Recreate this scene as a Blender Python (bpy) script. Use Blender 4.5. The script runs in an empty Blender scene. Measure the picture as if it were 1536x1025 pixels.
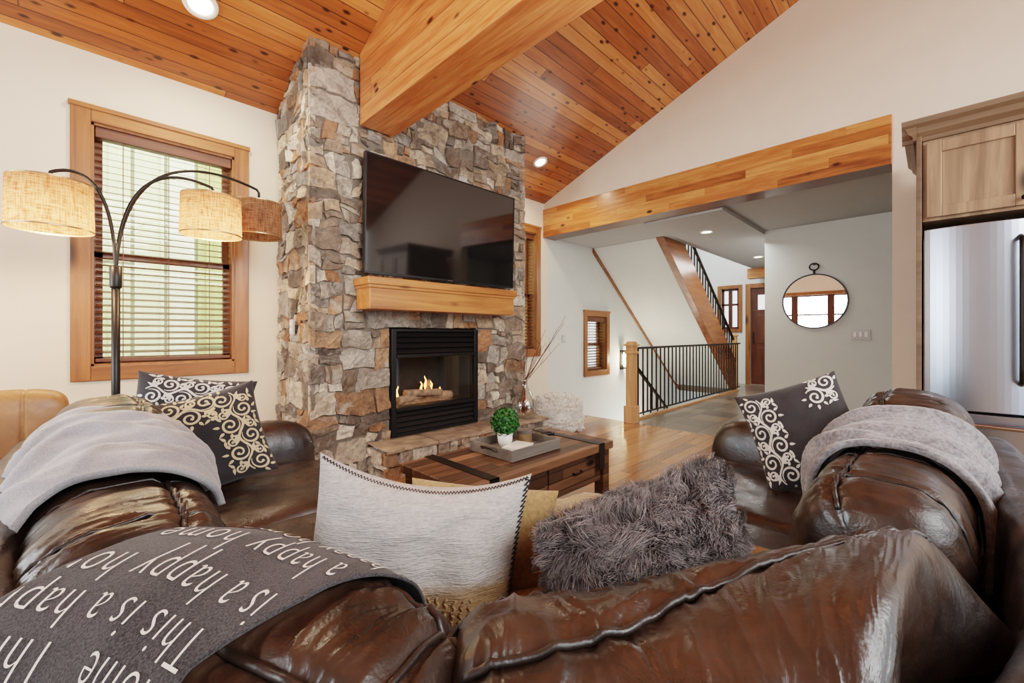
import bpy, bmesh, math, random
from mathutils import Vector, Matrix, noise
R = random.Random(7)
sc = bpy.context.scene
COL = sc.collection
pi = math.pi
H0 = 1.15

# ------------------------------------------------------------------ colour / node helpers
def C(r, g, b):
    def f(c):
        c /= 255.0
        return c/12.92 if c <= .04045 else ((c+.055)/1.055)**2.4
    return (f(r), f(g), f(b), 1.0)
def mul(c, k): return (c[0]*k, c[1]*k, c[2]*k, 1.0)

class NG:
    def __init__(s, name):
        s.m = bpy.data.materials.new(name); s.m.use_nodes = True
        s.t = s.m.node_tree; s.b = s.t.nodes['Principled BSDF']; s.o = s.t.nodes['Material Output']
    def set(s, nd, k, v):
        sk = nd.inputs[k]
        if isinstance(v, bpy.types.NodeSocket): s.t.links.new(v, sk)
        else: sk.default_value = v
    def n(s, ty, ins=None, **props):
        nd = s.t.nodes.new(ty)
        for k, v in props.items(): setattr(nd, k, v)
        for k, v in (ins or {}).items(): s.set(nd, k, v)
        return nd
    def P(s, **kw):
        for k, v in kw.items(): s.set(s.b, k.replace('_', ' '), v)
    def math(s, op, a, b=0.0): return s.n('ShaderNodeMath', {0: a, 1: b}, operation=op).outputs[0]
    def co(s): return s.n('ShaderNodeTexCoord').outputs['Object']
    def mapv(s, v, scale=(1, 1, 1), loc=(0, 0, 0), rot=(0, 0, 0)):
        return s.n('ShaderNodeMapping', {'Vector': v, 'Scale': scale, 'Location': loc, 'Rotation': rot}).outputs[0]
    def noise(s, v, scale, detail=4, rough=.55, dist=0):
        return s.n('ShaderNodeTexNoise', {'Vector': v, 'Scale': scale, 'Detail': detail, 'Roughness': rough, 'Distortion': dist}).outputs[0]
    def ramp(s, f, stops):
        nd = s.n('ShaderNodeValToRGB', {0: f}); cr = nd.color_ramp
        while len(cr.elements) < len(stops): cr.elements.new(.5)
        for e, (p, c) in zip(cr.elements, stops):
            e.position = p; e.color = c if len(c) == 4 else (*c, 1)
        return nd.outputs[0]
    def mix(s, f, a, b, mode='MIX'):
        return s.n('ShaderNodeMix', {0: f, 6: a, 7: b}, data_type='RGBA', blend_type=mode).outputs[2]
    def bump(s, h, strength=.3, dist=.01, normal=None):
        nd = s.n('ShaderNodeBump', {'Height': h, 'Strength': strength, 'Distance': dist})
        if normal: s.set(nd, 'Normal', normal)
        return nd.outputs[0]

def basic(name, c, rough=.5, metal=0., var=.12, vs=6., bump=0., bs=60., spec=.5, coat=0., emit=None, es=0.):
    g = NG(name); co = g.co()
    f = g.noise(co, vs, 4)
    g.P(Base_Color=g.ramp(f, [(.3, mul(c, 1-var)), (.7, mul(c, 1+var))]), Roughness=rough, Metallic=metal)
    g.set(g.b, 'Specular IOR Level', spec)
    if coat: g.set(g.b, 'Coat Weight', coat)
    if bump: g.P(Normal=g.bump(g.noise(co, bs, 3), bump, .004))
    if emit: g.set(g.b, 'Emission Color', emit); g.set(g.b, 'Emission Strength', es)
    return g.m

def wood(name, c1, c2, axis='x', rough=.4, sc_=1., knots=.0, coat=0., ksz=(.06, .16)):
    g = NG(name); co = g.co()
    st = {'x': (.7, 9, 9), 'y': (9, .7, 9), 'z': (9, 9, .7)}[axis]
    v = g.mapv(co, tuple(k*sc_ for k in st))
    f = g.noise(v, 1.6, 7, .6, .8)
    c = g.ramp(f, [(.3, c1), (.52, tuple((a+b)/2 for a, b in zip(c1, c2))), (.72, c2)])
    if knots:
        kv = g.mapv(co, tuple((2.0 if k == .7 else 6.0) for k in st))
        vo = g.n('ShaderNodeTexVoronoi', {'Vector': kv, 'Scale': knots, 'Randomness': 1.0}).outputs['Distance']
        kf = g.ramp(vo, [(ksz[0], (1, 1, 1)), (ksz[1], (0, 0, 0))])
        c = g.mix(kf, c, mul(c1, .3))
    g.P(Base_Color=c, Roughness=rough, Normal=g.bump(f, .15, .004))
    if coat: g.set(g.b, 'Coat Weight', coat); g.set(g.b, 'Coat Roughness', .15)
    return g.m

def planks(name, stops, along, across, width, length, groove=.03, rough=.4, coat=0., knots=0., stagger=.37, endgroove=True, grain=.5, off=0., ksz=(.07, .17), gs=1.5):
    g = NG(name); co = g.co()
    sp = g.n('ShaderNodeSeparateXYZ', {0: co}); ix = {'x': 0, 'y': 1, 'z': 2}
    al, ac = sp.outputs[ix[along]], sp.outputs[ix[across]]
    a = g.math('ADD', g.math('DIVIDE', ac, width), off); idx = g.math('FLOOR', a); fr = g.math('FRACT', a)
    l = g.math('ADD', g.math('DIVIDE', al, length), g.math('MULTIPLY', idx, stagger)); jdx = g.math('FLOOR', l); lf = g.math('FRACT', l)
    cv = g.n('ShaderNodeCombineXYZ', {0: idx, 1: jdx})
    rnd = g.n('ShaderNodeTexWhiteNoise', {'Vector': cv.outputs[0]}, noise_dimensions='2D').outputs['Value']
    st = {'x': (.8, 10, 10), 'y': (10, .8, 10), 'z': (10, 10, .8)}[along]
    v = g.mapv(co, st)
    v2 = g.n('ShaderNodeVectorMath', {0: v, 1: g.n('ShaderNodeCombineXYZ', {0: g.math('MULTIPLY', rnd, 37.0), 1: g.math('MULTIPLY', rnd, 11.), 2: g.math('MULTIPLY', rnd, 23.)}).outputs[0]}, operation='ADD').outputs[0]
    f = g.noise(v2, gs, 7, .65, .9)
    t = g.math('ADD', g.math('MULTIPLY', rnd, 1-grain), g.math('MULTIPLY', f, grain))
    c = g.ramp(t, stops)
    if knots:
        ks = {'x': (2.6, 5.2, 5.2), 'y': (5.2, 2.6, 5.2), 'z': (5.2, 5.2, 2.6)}[along]
        vo = g.n('ShaderNodeTexVoronoi', {'Vector': g.mapv(co, ks), 'Scale': knots}).outputs['Distance']
        kf = g.ramp(vo, [(ksz[0], (1, 1, 1)), (ksz[1], (0, 0, 0))])
        c = g.mix(kf, c, mul(stops[0][1], .22))
    gr = g.math('GREATER_THAN', g.math('ABSOLUTE', g.math('SUBTRACT', fr, .5)), .5-groove)
    if endgroove:
        ge = g.math('GREATER_THAN', g.math('ABSOLUTE', g.math('SUBTRACT', lf, .5)), .5-groove*width/length)
        gr = g.math('MAXIMUM', gr, ge)
    c = g.mix(g.math('MULTIPLY', gr, .8), c, mul(stops[0][1], .2))
    h = g.math('SUBTRACT', g.math('MULTIPLY', f, .15), gr)
    g.P(Base_Color=c, Roughness=rough, Normal=g.bump(h, .5, .006))
    if coat: g.set(g.b, 'Coat Weight', coat); g.set(g.b, 'Coat Roughness', .12)
    return g.m

def leather(name, c1, c2, rough=.33):
    g = NG(name); co = g.co()
    f = g.noise(co, 6, 6, .62, .6)
    g.P(Base_Color=g.ramp(f, [(.35, c1), (.72, c2)]), Roughness=g.ramp(g.noise(co, 14, 5, .6), [(.3, (rough-.10,)*3), (.7, (rough+.14,)*3)]))
    vo = g.n('ShaderNodeTexVoronoi', {'Vector': co, 'Scale': 190.}).outputs['Distance']
    b1 = g.bump(vo, .14, .002)
    rid = g.math('ABSOLUTE', g.math('SUBTRACT', g.noise(co, 12, 5, .56, 1.5), .5))
    b2 = g.bump(rid, .20, .014, b1)
    rid2 = g.math('ABSOLUTE', g.math('SUBTRACT', g.noise(co, 34, 3, .5, 1.), .5))
    b3 = g.bump(rid2, .08, .006, b2)
    g.P(Normal=b3); g.set(g.b, 'Specular IOR Level', .7); g.set(g.b, 'Specular Tint', (.88, .95, 1.0, 1))
    return g.m

def emis(name, c, s):
    g = NG(name); g.P(Base_Color=c, Roughness=.6); g.set(g.b, 'Emission Color', c); g.set(g.b, 'Emission Strength', s); return g.m

def clear(name, refl=.1, tint=(1, 1, 1, 1)):
    g = NG(name)
    tr = g.n('ShaderNodeBsdfTransparent', {0: tint}); gl = g.n('ShaderNodeBsdfGlossy', {'Roughness': .02})
    lw = g.n('ShaderNodeLayerWeight', {'Blend': .3})
    f = g.math('ADD', g.math('MULTIPLY', lw.outputs['Facing'], refl*3), refl*.5)
    mx = g.n('ShaderNodeMixShader', {0: f, 1: tr.outputs[0], 2: gl.outputs[0]})
    g.t.links.new(mx.outputs[0], g.o.inputs[0]); return g.m

def cloth(name, c1, c2, scale=120, rough=.9, bump=.3, sheen=.3, big=6, bigw=.4):
    g = NG(name); co = g.co()
    f = g.noise(co, scale, 3); f2 = g.noise(co, big, 3)
    t = g.math('ADD', g.math('MULTIPLY', f, 1-bigw), g.math('MULTIPLY', f2, bigw))
    g.P(Base_Color=g.ramp(t, [(.35, c1), (.65, c2)]), Roughness=rough, Normal=g.bump(f, bump, .003))
    g.set(g.b, 'Sheen Weight', sheen); return g.m

M = {}
M['wall'] = basic('warm_wall_paint', C(225, 213, 195), .85, var=.02, bump=.05, bs=90)
M['wallgable'] = basic('gable_wall_paint', C(229, 216, 199), .85, var=.02, bump=.05, bs=90)
M['wallhall'] = basic('hall_paint_cool_light', C(212, 216, 213), .85, var=.02, bump=.05, bs=90)
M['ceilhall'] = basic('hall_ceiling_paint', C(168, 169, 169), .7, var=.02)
M['ceil'] = planks('ceiling_planks', [(.22, C(110, 54, 23)), (.5, C(170, 94, 46)), (.78, C(212, 142, 84))], 'x', 'y', .096, 4.2, .04, .36, .15, 2.2, endgroove=True, ksz=(.11, .22), grain=.62, gs=2.0)
M['floor'] = planks('floor_planks', [(.2, C(116, 74, 44)), (.5, C(168, 114, 70)), (.8, C(198, 148, 100))], 'x', 'y', .12, 1.3, .02, .25, .4)
M['tile'] = planks('slate_tiles', [(.2, C(72, 65, 59)), (.5, C(106, 94, 83)), (.8, C(130, 112, 94))], 'x', 'y', .42, .42, .014, .3, .2, stagger=0., grain=.6)
M['beam'] = planks('beam_boards', [(.28, C(126, 60, 28)), (.5, C(186, 104, 55)), (.72, C(218, 146, 88))], 'y', 'z', .17, 5., .012, .35, .25, knots=1.0, off=.2, grain=.8, ksz=(.06, .12), gs=2.4)
M['glulam'] = planks('glulam_lams', [(.28, C(124, 66, 32)), (.5, C(184, 110, 58)), (.72, C(216, 154, 94))], 'y', 'z', .085, 1.1, .006, .3, .25, knots=1.0, grain=.72, ksz=(.06, .13), gs=2.4)
M['trim'] = wood('trim_wood', C(116, 66, 31), C(168, 109, 59), 'z', .4, knots=.5, coat=.1)
M['trimx'] = wood('trim_wood_x', C(116, 66, 31), C(168, 109, 59), 'x', .4, knots=.5, coat=.1)
M['mantel'] = wood('mantel_wood', C(150, 86, 42), C(204, 138, 80), 'x', .35, knots=1.0, coat=.15)
M['blind'] = wood('blind_wood', C(74, 40, 24), C(118, 70, 43), 'x', .4)
M['stringer'] = wood('stringer_wood', C(108, 60, 32), C(158, 98, 57), 'x', .25, coat=.4)
M['newel'] = wood('newel_wood', C(182, 130, 84), C(222, 172, 124), 'z', .4)
M['door'] = wood('door_wood', C(60, 28, 17), C(100, 54, 34), 'z', .35)
M['cab'] = wood('cabinet_wood', C(112, 89, 68), C(174, 144, 116), 'z', .45, knots=.9, ksz=(.08, .2))
M['cabd'] = wood('crown_wood', C(88, 69, 53), C(126, 102, 80), 'y', .45)
M['table'] = planks('table_boards', [(.25, C(44, 29, 20)), (.5, C(84, 56, 38)), (.75, C(136, 98, 71))], 'x', 'y', .078, 1.1, .04, .5, .08, knots=1.0, grain=.55, gs=2.2)
M['tabled'] = planks('table_front_boards', [(.25, C(42, 28, 20)), (.5, C(76, 51, 35)), (.75, C(120, 85, 59))], 'x', 'z', .06, .9, .05, .5, .05, knots=1.0, grain=.6, gs=2.2)
M['black'] = basic('black_metal', C(34, 33, 33), .38, .5, var=.05)
M['blackp'] = basic('black_plastic', C(20, 20, 21), .35, 0, var=.05)
M['iron'] = basic('railing_iron', C(38, 32, 29), .45, .5, var=.08)
M['firebox'] = basic('firebox_liner', C(40, 37, 35), .8, 0, var=.3, vs=20)
M['screen'] = basic('tv_screen', C(16, 17, 19), .06, 0, var=.02, spec=.5)
M['screen'].node_tree.nodes['Principled BSDF'].inputs['IOR'].default_value = 1.8
M['steel'] = basic('stainless_steel', C(166, 177, 192), .3, 1., var=.03, vs=2)
M['chrome'] = basic('brushed_chrome', C(180, 186, 194), .2, 1., var=.04)
M['leather'] = leather('brown_leather', C(29, 21, 17), C(68, 49, 38))
M['piping'] = leather('leather_piping', C(24, 18, 15), C(46, 35, 29), .4)
M['tan'] = leather('tan_leather', C(140, 94, 54), C(182, 130, 80), .45)
M['white'] = basic('white_ceramic', C(238, 236, 230), .3, var=.02)
M['plate'] = basic('switch_plate', C(190, 189, 186), .4, var=.02)
M['leaf'] = basic('leaf_green', C(40, 96, 34), .5, var=.5, vs=40)
M['twig'] = basic('twig_bark', C(92, 52, 38), .7, var=.2)
M['tray'] = wood('tray_wood', C(80, 74, 70), C(128, 120, 112), 'x', .6)
M['paper'] = basic('paper_white', C(232, 229, 222), .7, var=.03)
M['tin'] = basic('candle_tin', C(168, 140, 104), .35, .6, var=.1)
M['throwgrey'] = cloth('silver_fleece', C(120, 122, 128), C(162, 164, 170), 300, .8, .4, .4, 9)
M['throwmauve'] = cloth('grey_fleece', C(90, 90, 94), C(150, 150, 155), 110, .95, .8, .4, 18)
M['throwdark'] = cloth('charcoal_fleece', C(24, 24, 27), C(74, 73, 77), 420, .95, .5, .1, 12, .2)
M['letter'] = cloth('cream_lettering', C(214, 208, 203), C(242, 238, 233), 200, .9, .3, .1)
M['mustard'] = cloth('tan_throw', C(134, 108, 70), C(178, 148, 104), 90, .95, .8, .2, 14)
M['padblack'] = cloth('charcoal_velvet', C(28, 27, 30), C(50, 48, 52), 260, .85, .3, .2)
M['cream'] = cloth('cream_embroidery', C(196, 174, 136), C(230, 212, 178), 300, .8, .4, .1)
M['creamw'] = cloth('white_embroidery', C(200, 196, 190), C(234, 232, 228), 300, .8, .4, .1)
M['stitch'] = basic('black_yarn', C(38, 36, 36), .9, var=.1)
M['pane'] = clear('window_glass', .06)
M['vase'] = clear('vase_glass', .16, (.97, .98, .975, 1))
M['can'] = emis('downlight_bulb', (1, .86, .62, 1), 16)
M['canring'] = basic('downlight_ring', C(245, 240, 230), .4, var=.01)
M['bulb'] = emis('warm_bulb', (1, .78, .45, 1), 14)
M['flame'] = emis('gas_flame', (1, .42, .09, 1), 6)
M['log'] = basic('ceramic_log', C(172, 140, 112), .9, var=.5, vs=25, bump=.6, bs=40)
M['mirror'] = basic('mirror_glass', C(240, 242, 244), .01, 1., var=.0)
M['hearth'] = basic('hearth_slab', C(146, 124, 104), .7, var=.45, vs=7, bump=.9, bs=14)
M['mortar'] = basic('dark_mortar', C(112, 102, 92), .95, var=.2, vs=20)
M['out'] = planks('siding', [(.2, C(160, 168, 96)), (.5, C(202, 207, 140)), (.8, C(230, 234, 202))], 'z', 'x', .3, 9., .06, .8, 0)

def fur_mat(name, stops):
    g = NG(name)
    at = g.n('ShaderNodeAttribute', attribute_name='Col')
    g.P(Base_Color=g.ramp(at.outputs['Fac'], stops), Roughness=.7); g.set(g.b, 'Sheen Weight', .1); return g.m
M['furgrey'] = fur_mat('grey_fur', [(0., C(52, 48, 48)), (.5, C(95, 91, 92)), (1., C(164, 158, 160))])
M['furwhite'] = fur_mat('white_fur', [(0., C(236, 229, 218)), (.5, C(249, 245, 238)), (1., C(255, 253, 249))])
g = NG('chimney_stone'); co = g.co()
at = g.n('ShaderNodeAttribute', attribute_name='Col')
nf = g.noise(co, 9, 9, .7, .6); nf2 = g.noise(co, 34, 6, .65); nf3 = g.noise(co, 4.5, 7, .68, .8); nf4 = g.noise(co, 3., 6, .65, 1.)
c = g.mix(1., at.outputs['Color'], g.ramp(nf, [(.3, (.40, .365, .34)), (.5, (1., .98, .95)), (.7, (1.46, 1.41, 1.33))]), 'MULTIPLY')
c = g.mix(g.ramp(nf4, [(.56, (0, 0, 0)), (.70, (.36, .36, .36))]), c, C(146, 102, 70))
c = g.mix(g.ramp(nf2, [(.48, (0, 0, 0)), (.72, (.6, .6, .6))]), c, C(80, 67, 57))
c = g.mix(g.ramp(nf3, [(.54, (0, 0, 0)), (.66, (.5, .5, .5))]), c, C(214, 205, 192))
g.P(Base_Color=c, Roughness=.85, Normal=g.bump(g.math('ADD', nf, g.math('MULTIPLY', nf2, .6)), 1., .03)); M['stone'] = g.m
# linen shade: lets light through
g = NG('linen_shade'); co = g.co()
w = g.math('ADD', g.noise(g.mapv(co, (18, 18, 160)), 1., 3), g.noise(g.mapv(co, (170, 170, 14)), 1., 3))
cc = g.ramp(g.math('MULTIPLY', w, .5), [(.38, C(112, 76, 56)), (.62, C(190, 144, 112))])
df = g.n('ShaderNodeBsdfDiffuse', {0: cc}); tl = g.n('ShaderNodeBsdfTranslucent', {0: cc})
mx = g.n('ShaderNodeMixShader', {0: .48, 1: df.outputs[0], 2: tl.outputs[0]}); g.t.links.new(mx.outputs[0], g.o.inputs[0]); M['linen'] = g.m
# knit pillow: off-white upper, tan lower
g = NG('knit_cover'); co = g.co(); z = g.n('ShaderNodeSeparateXYZ', {0: co}).outputs[2]
wv = g.noise(g.mapv(co, (90, 90, 190)), 1., 3); wv3 = g.noise(g.mapv(co, (30, 30, 420)), 1., 2); wv2 = g.noise(g.mapv(co, (9, 9, 22)), 1., 4)
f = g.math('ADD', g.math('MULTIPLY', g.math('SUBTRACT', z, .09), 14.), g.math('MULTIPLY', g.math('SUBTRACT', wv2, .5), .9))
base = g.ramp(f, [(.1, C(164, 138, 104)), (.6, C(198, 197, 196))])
base = g.mix(.6, base, g.ramp(g.math('MULTIPLY', g.math('ADD', wv, wv3), .5), [(.36, (.5, .49, .48)), (.64, (1.05, 1.05, 1.05))]), 'MULTIPLY')
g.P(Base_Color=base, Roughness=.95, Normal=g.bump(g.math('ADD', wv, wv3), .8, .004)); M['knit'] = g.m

# ------------------------------------------------------------------ mesh builder
class MB:
    def __init__(s): s.v = []; s.f = []; s.c = []
    def add(s, vs, fs, col=None):
        o = len(s.v); s.v += [Vector(v) for v in vs]
        for k, f in enumerate(fs):
            s.f.append(tuple(i+o for i in f)); s.c.append(col[k] if isinstance(col, list) else col)
        return s
    def box(s, x0, x1, y0, y1, z0, z1, M4=None):
        vs = [Vector((x, y, z)) for z in (z0, z1) for y in (y0, y1) for x in (x0, x1)]
        if M4: vs = [M4 @ v for v in vs]
        return s.add(vs, [(0, 2, 3, 1), (4, 5, 7, 6), (0, 1, 5, 4), (2, 6, 7, 3), (0, 4, 6, 2), (1, 3, 7, 5)])
    def prism(s, poly, axis, a, b):
        n = len(poly)
        def mk(p, h): return {'x': (h, p[0], p[1]), 'y': (p[0], h, p[1]), 'z': (p[0], p[1], h)}[axis]
        vs = [mk(p, a) for p in poly]+[mk(p, b) for p in poly]
        fs = [tuple(range(n-1, -1, -1)), tuple(range(n, 2*n))]+[(i, (i+1) % n, n+(i+1) % n, n+i) for i in range(n)]
        return s.add(vs, fs)
    def tube(s, pts, r, n=8, cap=True):
        pts = [Vector(p) for p in pts]; N = len(pts); rs = r if isinstance(r, (list, tuple)) else [r]*N
        up = None; vs = []
        for i, p in enumerate(pts):
            t = (pts[min(i+1, N-1)]-pts[max(i-1, 0)]).normalized()
            if up is None:
                up = Vector((0, 0, 1)) if abs(t.z) < .9 else Vector((1, 0, 0))
            a = (up-t*up.dot(t)).normalized(); up = a; b = t.cross(a)
            for k in range(n):
                an = 2*pi*k/n; vs.append(p+(a*math.cos(an)+b*math.sin(an))*rs[i])
        fs = [(i*n+k, i*n+(k+1) % n, (i+1)*n+(k+1) % n, (i+1)*n+k) for i in range(N-1) for k in range(n)]
        if cap: fs += [tuple(range(n-1, -1, -1)), tuple((N-1)*n+k for k in range(n))]
        return s.add(vs, fs)
    def lathe(s, prof, M4=None, n=32, cap=True):
        vs = []
        for r, z in prof:
            for k in range(n):
                a = 2*pi*k/n; v = Vector((r*math.cos(a), r*math.sin(a), z)); vs.append(M4 @ v if M4 else v)
        N = len(prof)
        fs = [(i*n+k, i*n+(k+1) % n, (i+1)*n+(k+1) % n, (i+1)*n+k) for i in range(N-1) for k in range(n)]
        if cap: fs += [tuple(range(n-1, -1, -1)), tuple((N-1)*n+k for k in range(n))]
        return s.add(vs, fs)
    def grid(s, fn, nu, nv, wrap=False):
        vs = [fn(i/nu, j/nv) for i in range(nu+1) for j in range(nv if wrap else nv+1)]
        w = nv if wrap else nv+1
        fs = [(i*w+j, (i+1)*w+j, (i+1)*w+(j+1) % w, i*w+(j+1) % w) for i in range(nu) for j in range(nv)]
        return s.add(vs, fs)
    def build(s, name, mat, parent=None, smooth=False, bevel=0., solid=0., recalc=True):
        if parent is None:
            xs = [v.x for v in s.v]; ys = [v.y for v in s.v]; zs = [v.z for v in s.v]
            org = Vector(((min(xs)+max(xs))/2, (min(ys)+max(ys))/2, min(zs)))
        else:
            rt = parent
            while rt.parent: rt = rt.parent
            org = rt.location
        me = bpy.data.meshes.new(name); me.from_pydata([tuple(v-org) for v in s.v], [], s.f); me.materials.append(mat)
        if any(c is not None for c in s.c):
            ca = me.color_attributes.new('Col', 'FLOAT_COLOR', 'CORNER'); dat = []
            for p in me.polygons:
                cc = s.c[p.index] or (1, 1, 1, 1)
                if isinstance(cc, tuple) and len(cc) == p.loop_total and isinstance(cc[0], tuple):
                    for q in cc: dat += list(q)
                else: dat += list(cc)*p.loop_total
            ca.data.foreach_set('color', dat)
        if recalc:
            bm = bmesh.new(); bm.from_mesh(me); bmesh.ops.recalc_face_normals(bm, faces=bm.faces); bm.to_mesh(me); bm.free()
        if smooth: me.polygons.foreach_set('use_smooth', [True]*len(me.polygons))
        me.update()
        o = bpy.data.objects.new(name, me); COL.objects.link(o)
        if parent is None: o.location = org
        else: o.parent = parent
        if solid: md = o.modifiers.new('solid', 'SOLIDIFY'); md.thickness = solid; md.offset = 1
        if bevel: md = o.modifiers.new('bevel', 'BEVEL'); md.width = bevel; md.segments = 2; md.limit_method = 'ANGLE'
        return o

def tag(o, label, cat, group=None):
    o['label'] = label; o['category'] = cat
    if group: o['group'] = group
    return o
def thing(name, label, cat, loc, group=None):
    o = bpy.data.objects.new(name, None); o.location = loc; o.empty_display_size = .1; COL.objects.link(o)
    return tag(o, label, cat, group)
def struct_root(name, loc):
    o = bpy.data.objects.new(name, None); o.location = loc; o.empty_display_size = .1; COL.objects.link(o); o['kind'] = 'structure'; return o
def struct(mb, name, mat, **kw):
    o = mb.build(name, mat, **kw); o['kind'] = 'structure'; return o
def frame(nrm, roll=0., loc=(0, 0, 0)):
    n = Vector(nrm).normalized(); up = Vector((0, 0, 1)) if abs(n.z) < .95 else Vector((0, 1, 0))
    up = (up-n*up.dot(n)).normalized(); rt = up.cross(n)
    rm = Matrix.Rotation(roll, 3, n); up = rm @ up; rt = rm @ rt
    m = Matrix.Identity(4)
    for i in range(3): m[i][0] = rt[i]; m[i][1] = up[i]; m[i][2] = n[i]; m[i][3] = loc[i]
    return m
def zc(y): return 3.1+.39*(4.12-abs(y))
def clamp(a, lo=0., hi=1.): return max(lo, min(hi, a))

YW = 4.12; XB = 4.8
# ------------------------------------------------------------------ the room shell
def wall_cells(mb, a0, a1, z0, z1, holes, axis, d0, d1):
    As = sorted({a0, a1, *[h[0] for h in holes], *[h[1] for h in holes]}); Zs = sorted({z0, z1, *[h[2] for h in holes], *[h[3] for h in holes]})
    for i in range(len(As)-1):
        for j in range(len(Zs)-1):
            ca = (As[i]+As[i+1])/2; cz = (Zs[j]+Zs[j+1])/2
            if any(h[0] < ca < h[1] and h[2] < cz < h[3] for h in holes): continue
            if axis == 'y': mb.box(As[i], As[i+1], d0, d1, Zs[j], Zs[j+1])
            else: mb.box(d0, d1, As[i], As[i+1], Zs[j], Zs[j+1])
W1 = (-.095, .949, .83, 2.72); W2 = (3.66, 4.70, .83, 2.72); W3 = (5.80, 6.57, .44, 1.55)
def hole(w, c=.1): return (w[0]+c, w[1]-c, w[2]+c, w[3]-c)
m = MB(); wall_cells(m, -2.6, 4.9, 0, 3.1, [hole(W1), hole(W2)], 'y', YW, YW+.2); struct(m, 'wall_fireplace', M['wall'])
m = MB(); wall_cells(m, 4.9, 10.8, -2.6, 5.2, [hole(W3)], 'y', YW, YW+.2); struct(m, 'wall_stairwell', M['wallhall'])  # continues the fireplace wall; cooler hall light put into its colour
LW = (1.5, 4.0, .85, 2.5)
m = MB(); wall_cells(m, -3.5, YW, 0, 3.1, [hole(LW)], 'x', -2.75, -2.6)
m.prism([(-3.5, 3.1), (YW, 3.1), (0, zc(0))], 'x', -2.75, -2.6); struct(m, 'wall_left', M['wall'])
m = MB().prism([(YW, 2.6), (.25, 2.6), (.25, 0), (-3.5, 0), (-3.5, zc(-3.5)), (0, zc(0)), (YW, zc(YW))], 'x', XB, XB+.15); struct(m, 'wall_gable', M['wallgable'])
m = MB().box(6.78, 6.9, -.9, 1.70, 0, 2.62); struct(m, 'wall_hall', M['wallhall'])
m = MB().box(6.9, 10.8, 1.58, 1.70, 0, 2.62); struct(m, 'wall_passage', M['wallhall'])
m = MB().box(XB+.15, 6.78, -1.0, -.9, 0, 2.62); struct(m, 'wall_side', M['wallhall'])
EW = (3.17, 3.72, 1.2, 2.32); ED = (2.06, 3.0, 0, 2.22)
m = MB(); wall_cells(m, 1.58, YW, -2.6, 5.2, [hole(EW, .08), (ED[0], ED[1], 0, ED[3])], 'x', 10.8, 10.95); struct(m, 'wall_entry', M['wallhall'])
m = MB().box(5.0, 9.5, 2.80, 2.85, -2.6, -.12); struct(m, 'wall_lower', M['wallhall'])
m = MB().prism([(-3.5, zc(-3.5)), (0, zc(0)), (YW+.2, zc(YW+.2)), (YW+.2, zc(YW)+.1), (0, zc(0)+.14), (-3.5, zc(-3.5)+.14)], 'x', -2.75, XB+.02); struct(m, 'ceiling', M['ceil'])
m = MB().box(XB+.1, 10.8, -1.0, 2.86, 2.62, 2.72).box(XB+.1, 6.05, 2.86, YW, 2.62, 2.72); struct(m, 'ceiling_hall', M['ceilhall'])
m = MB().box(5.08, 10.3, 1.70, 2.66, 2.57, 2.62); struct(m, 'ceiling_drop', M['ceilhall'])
m = MB().box(XB+.15, 10.95, 1.5, YW+.2, 5.2, 5.3); struct(m, 'ceiling_stairwell', M['ceilhall'])
m = MB().box(-2.75, 5.0, -3.5, YW, -.12, 0); struct(m, 'floor', M['floor'])
m = MB().box(5.0, 10.8, -1.0, 2.85, -.12, 0).box(9.5, 10.8, 2.85, YW, -.12, 0); struct(m, 'floor_hall', M['tile'])
m = MB().box(4.9, 10.8, 2.8, YW, -2.7, -2.6); struct(m, 'floor_lower', M['tile'])
m = MB().box(-2.6, 1.18, YW-.018, YW, 0, .13).box(3.55, 5.0, YW-.018, YW, 0, .13); struct(m, 'baseboard_fireplace', M['trimx'], bevel=.004)
m = MB().box(6.762, 6.78, -.9, 1.70, 0, .12); struct(m, 'baseboard_hall', M['trimx'], bevel=.004)
m = MB().box(10.05, 10.25, 1.70, 2.86, 2.36, 2.57); struct(m, 'trim_1', M['glulam'])

# beams
tag(MB().prism([(3.285, 2.845), (-3.4, 2.845), (-3.4, zc(-3.4)-.002), (0, zc(0)-.002), (3.285, zc(3.285)-.002)], 'x', 1.544, 1.845).build('ceiling_beam', M['beam'], bevel=.006), 'massive orange timber beam running from stone chimney across vaulted ceiling', 'beam')
tag(MB().box(XB-.03, XB+.24, .25, YW, 2.59, 3.01).build('header_beam', M['glulam'], bevel=.006), 'laminated timber header beam below the gable wall over the hall opening', 'beam')

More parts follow.
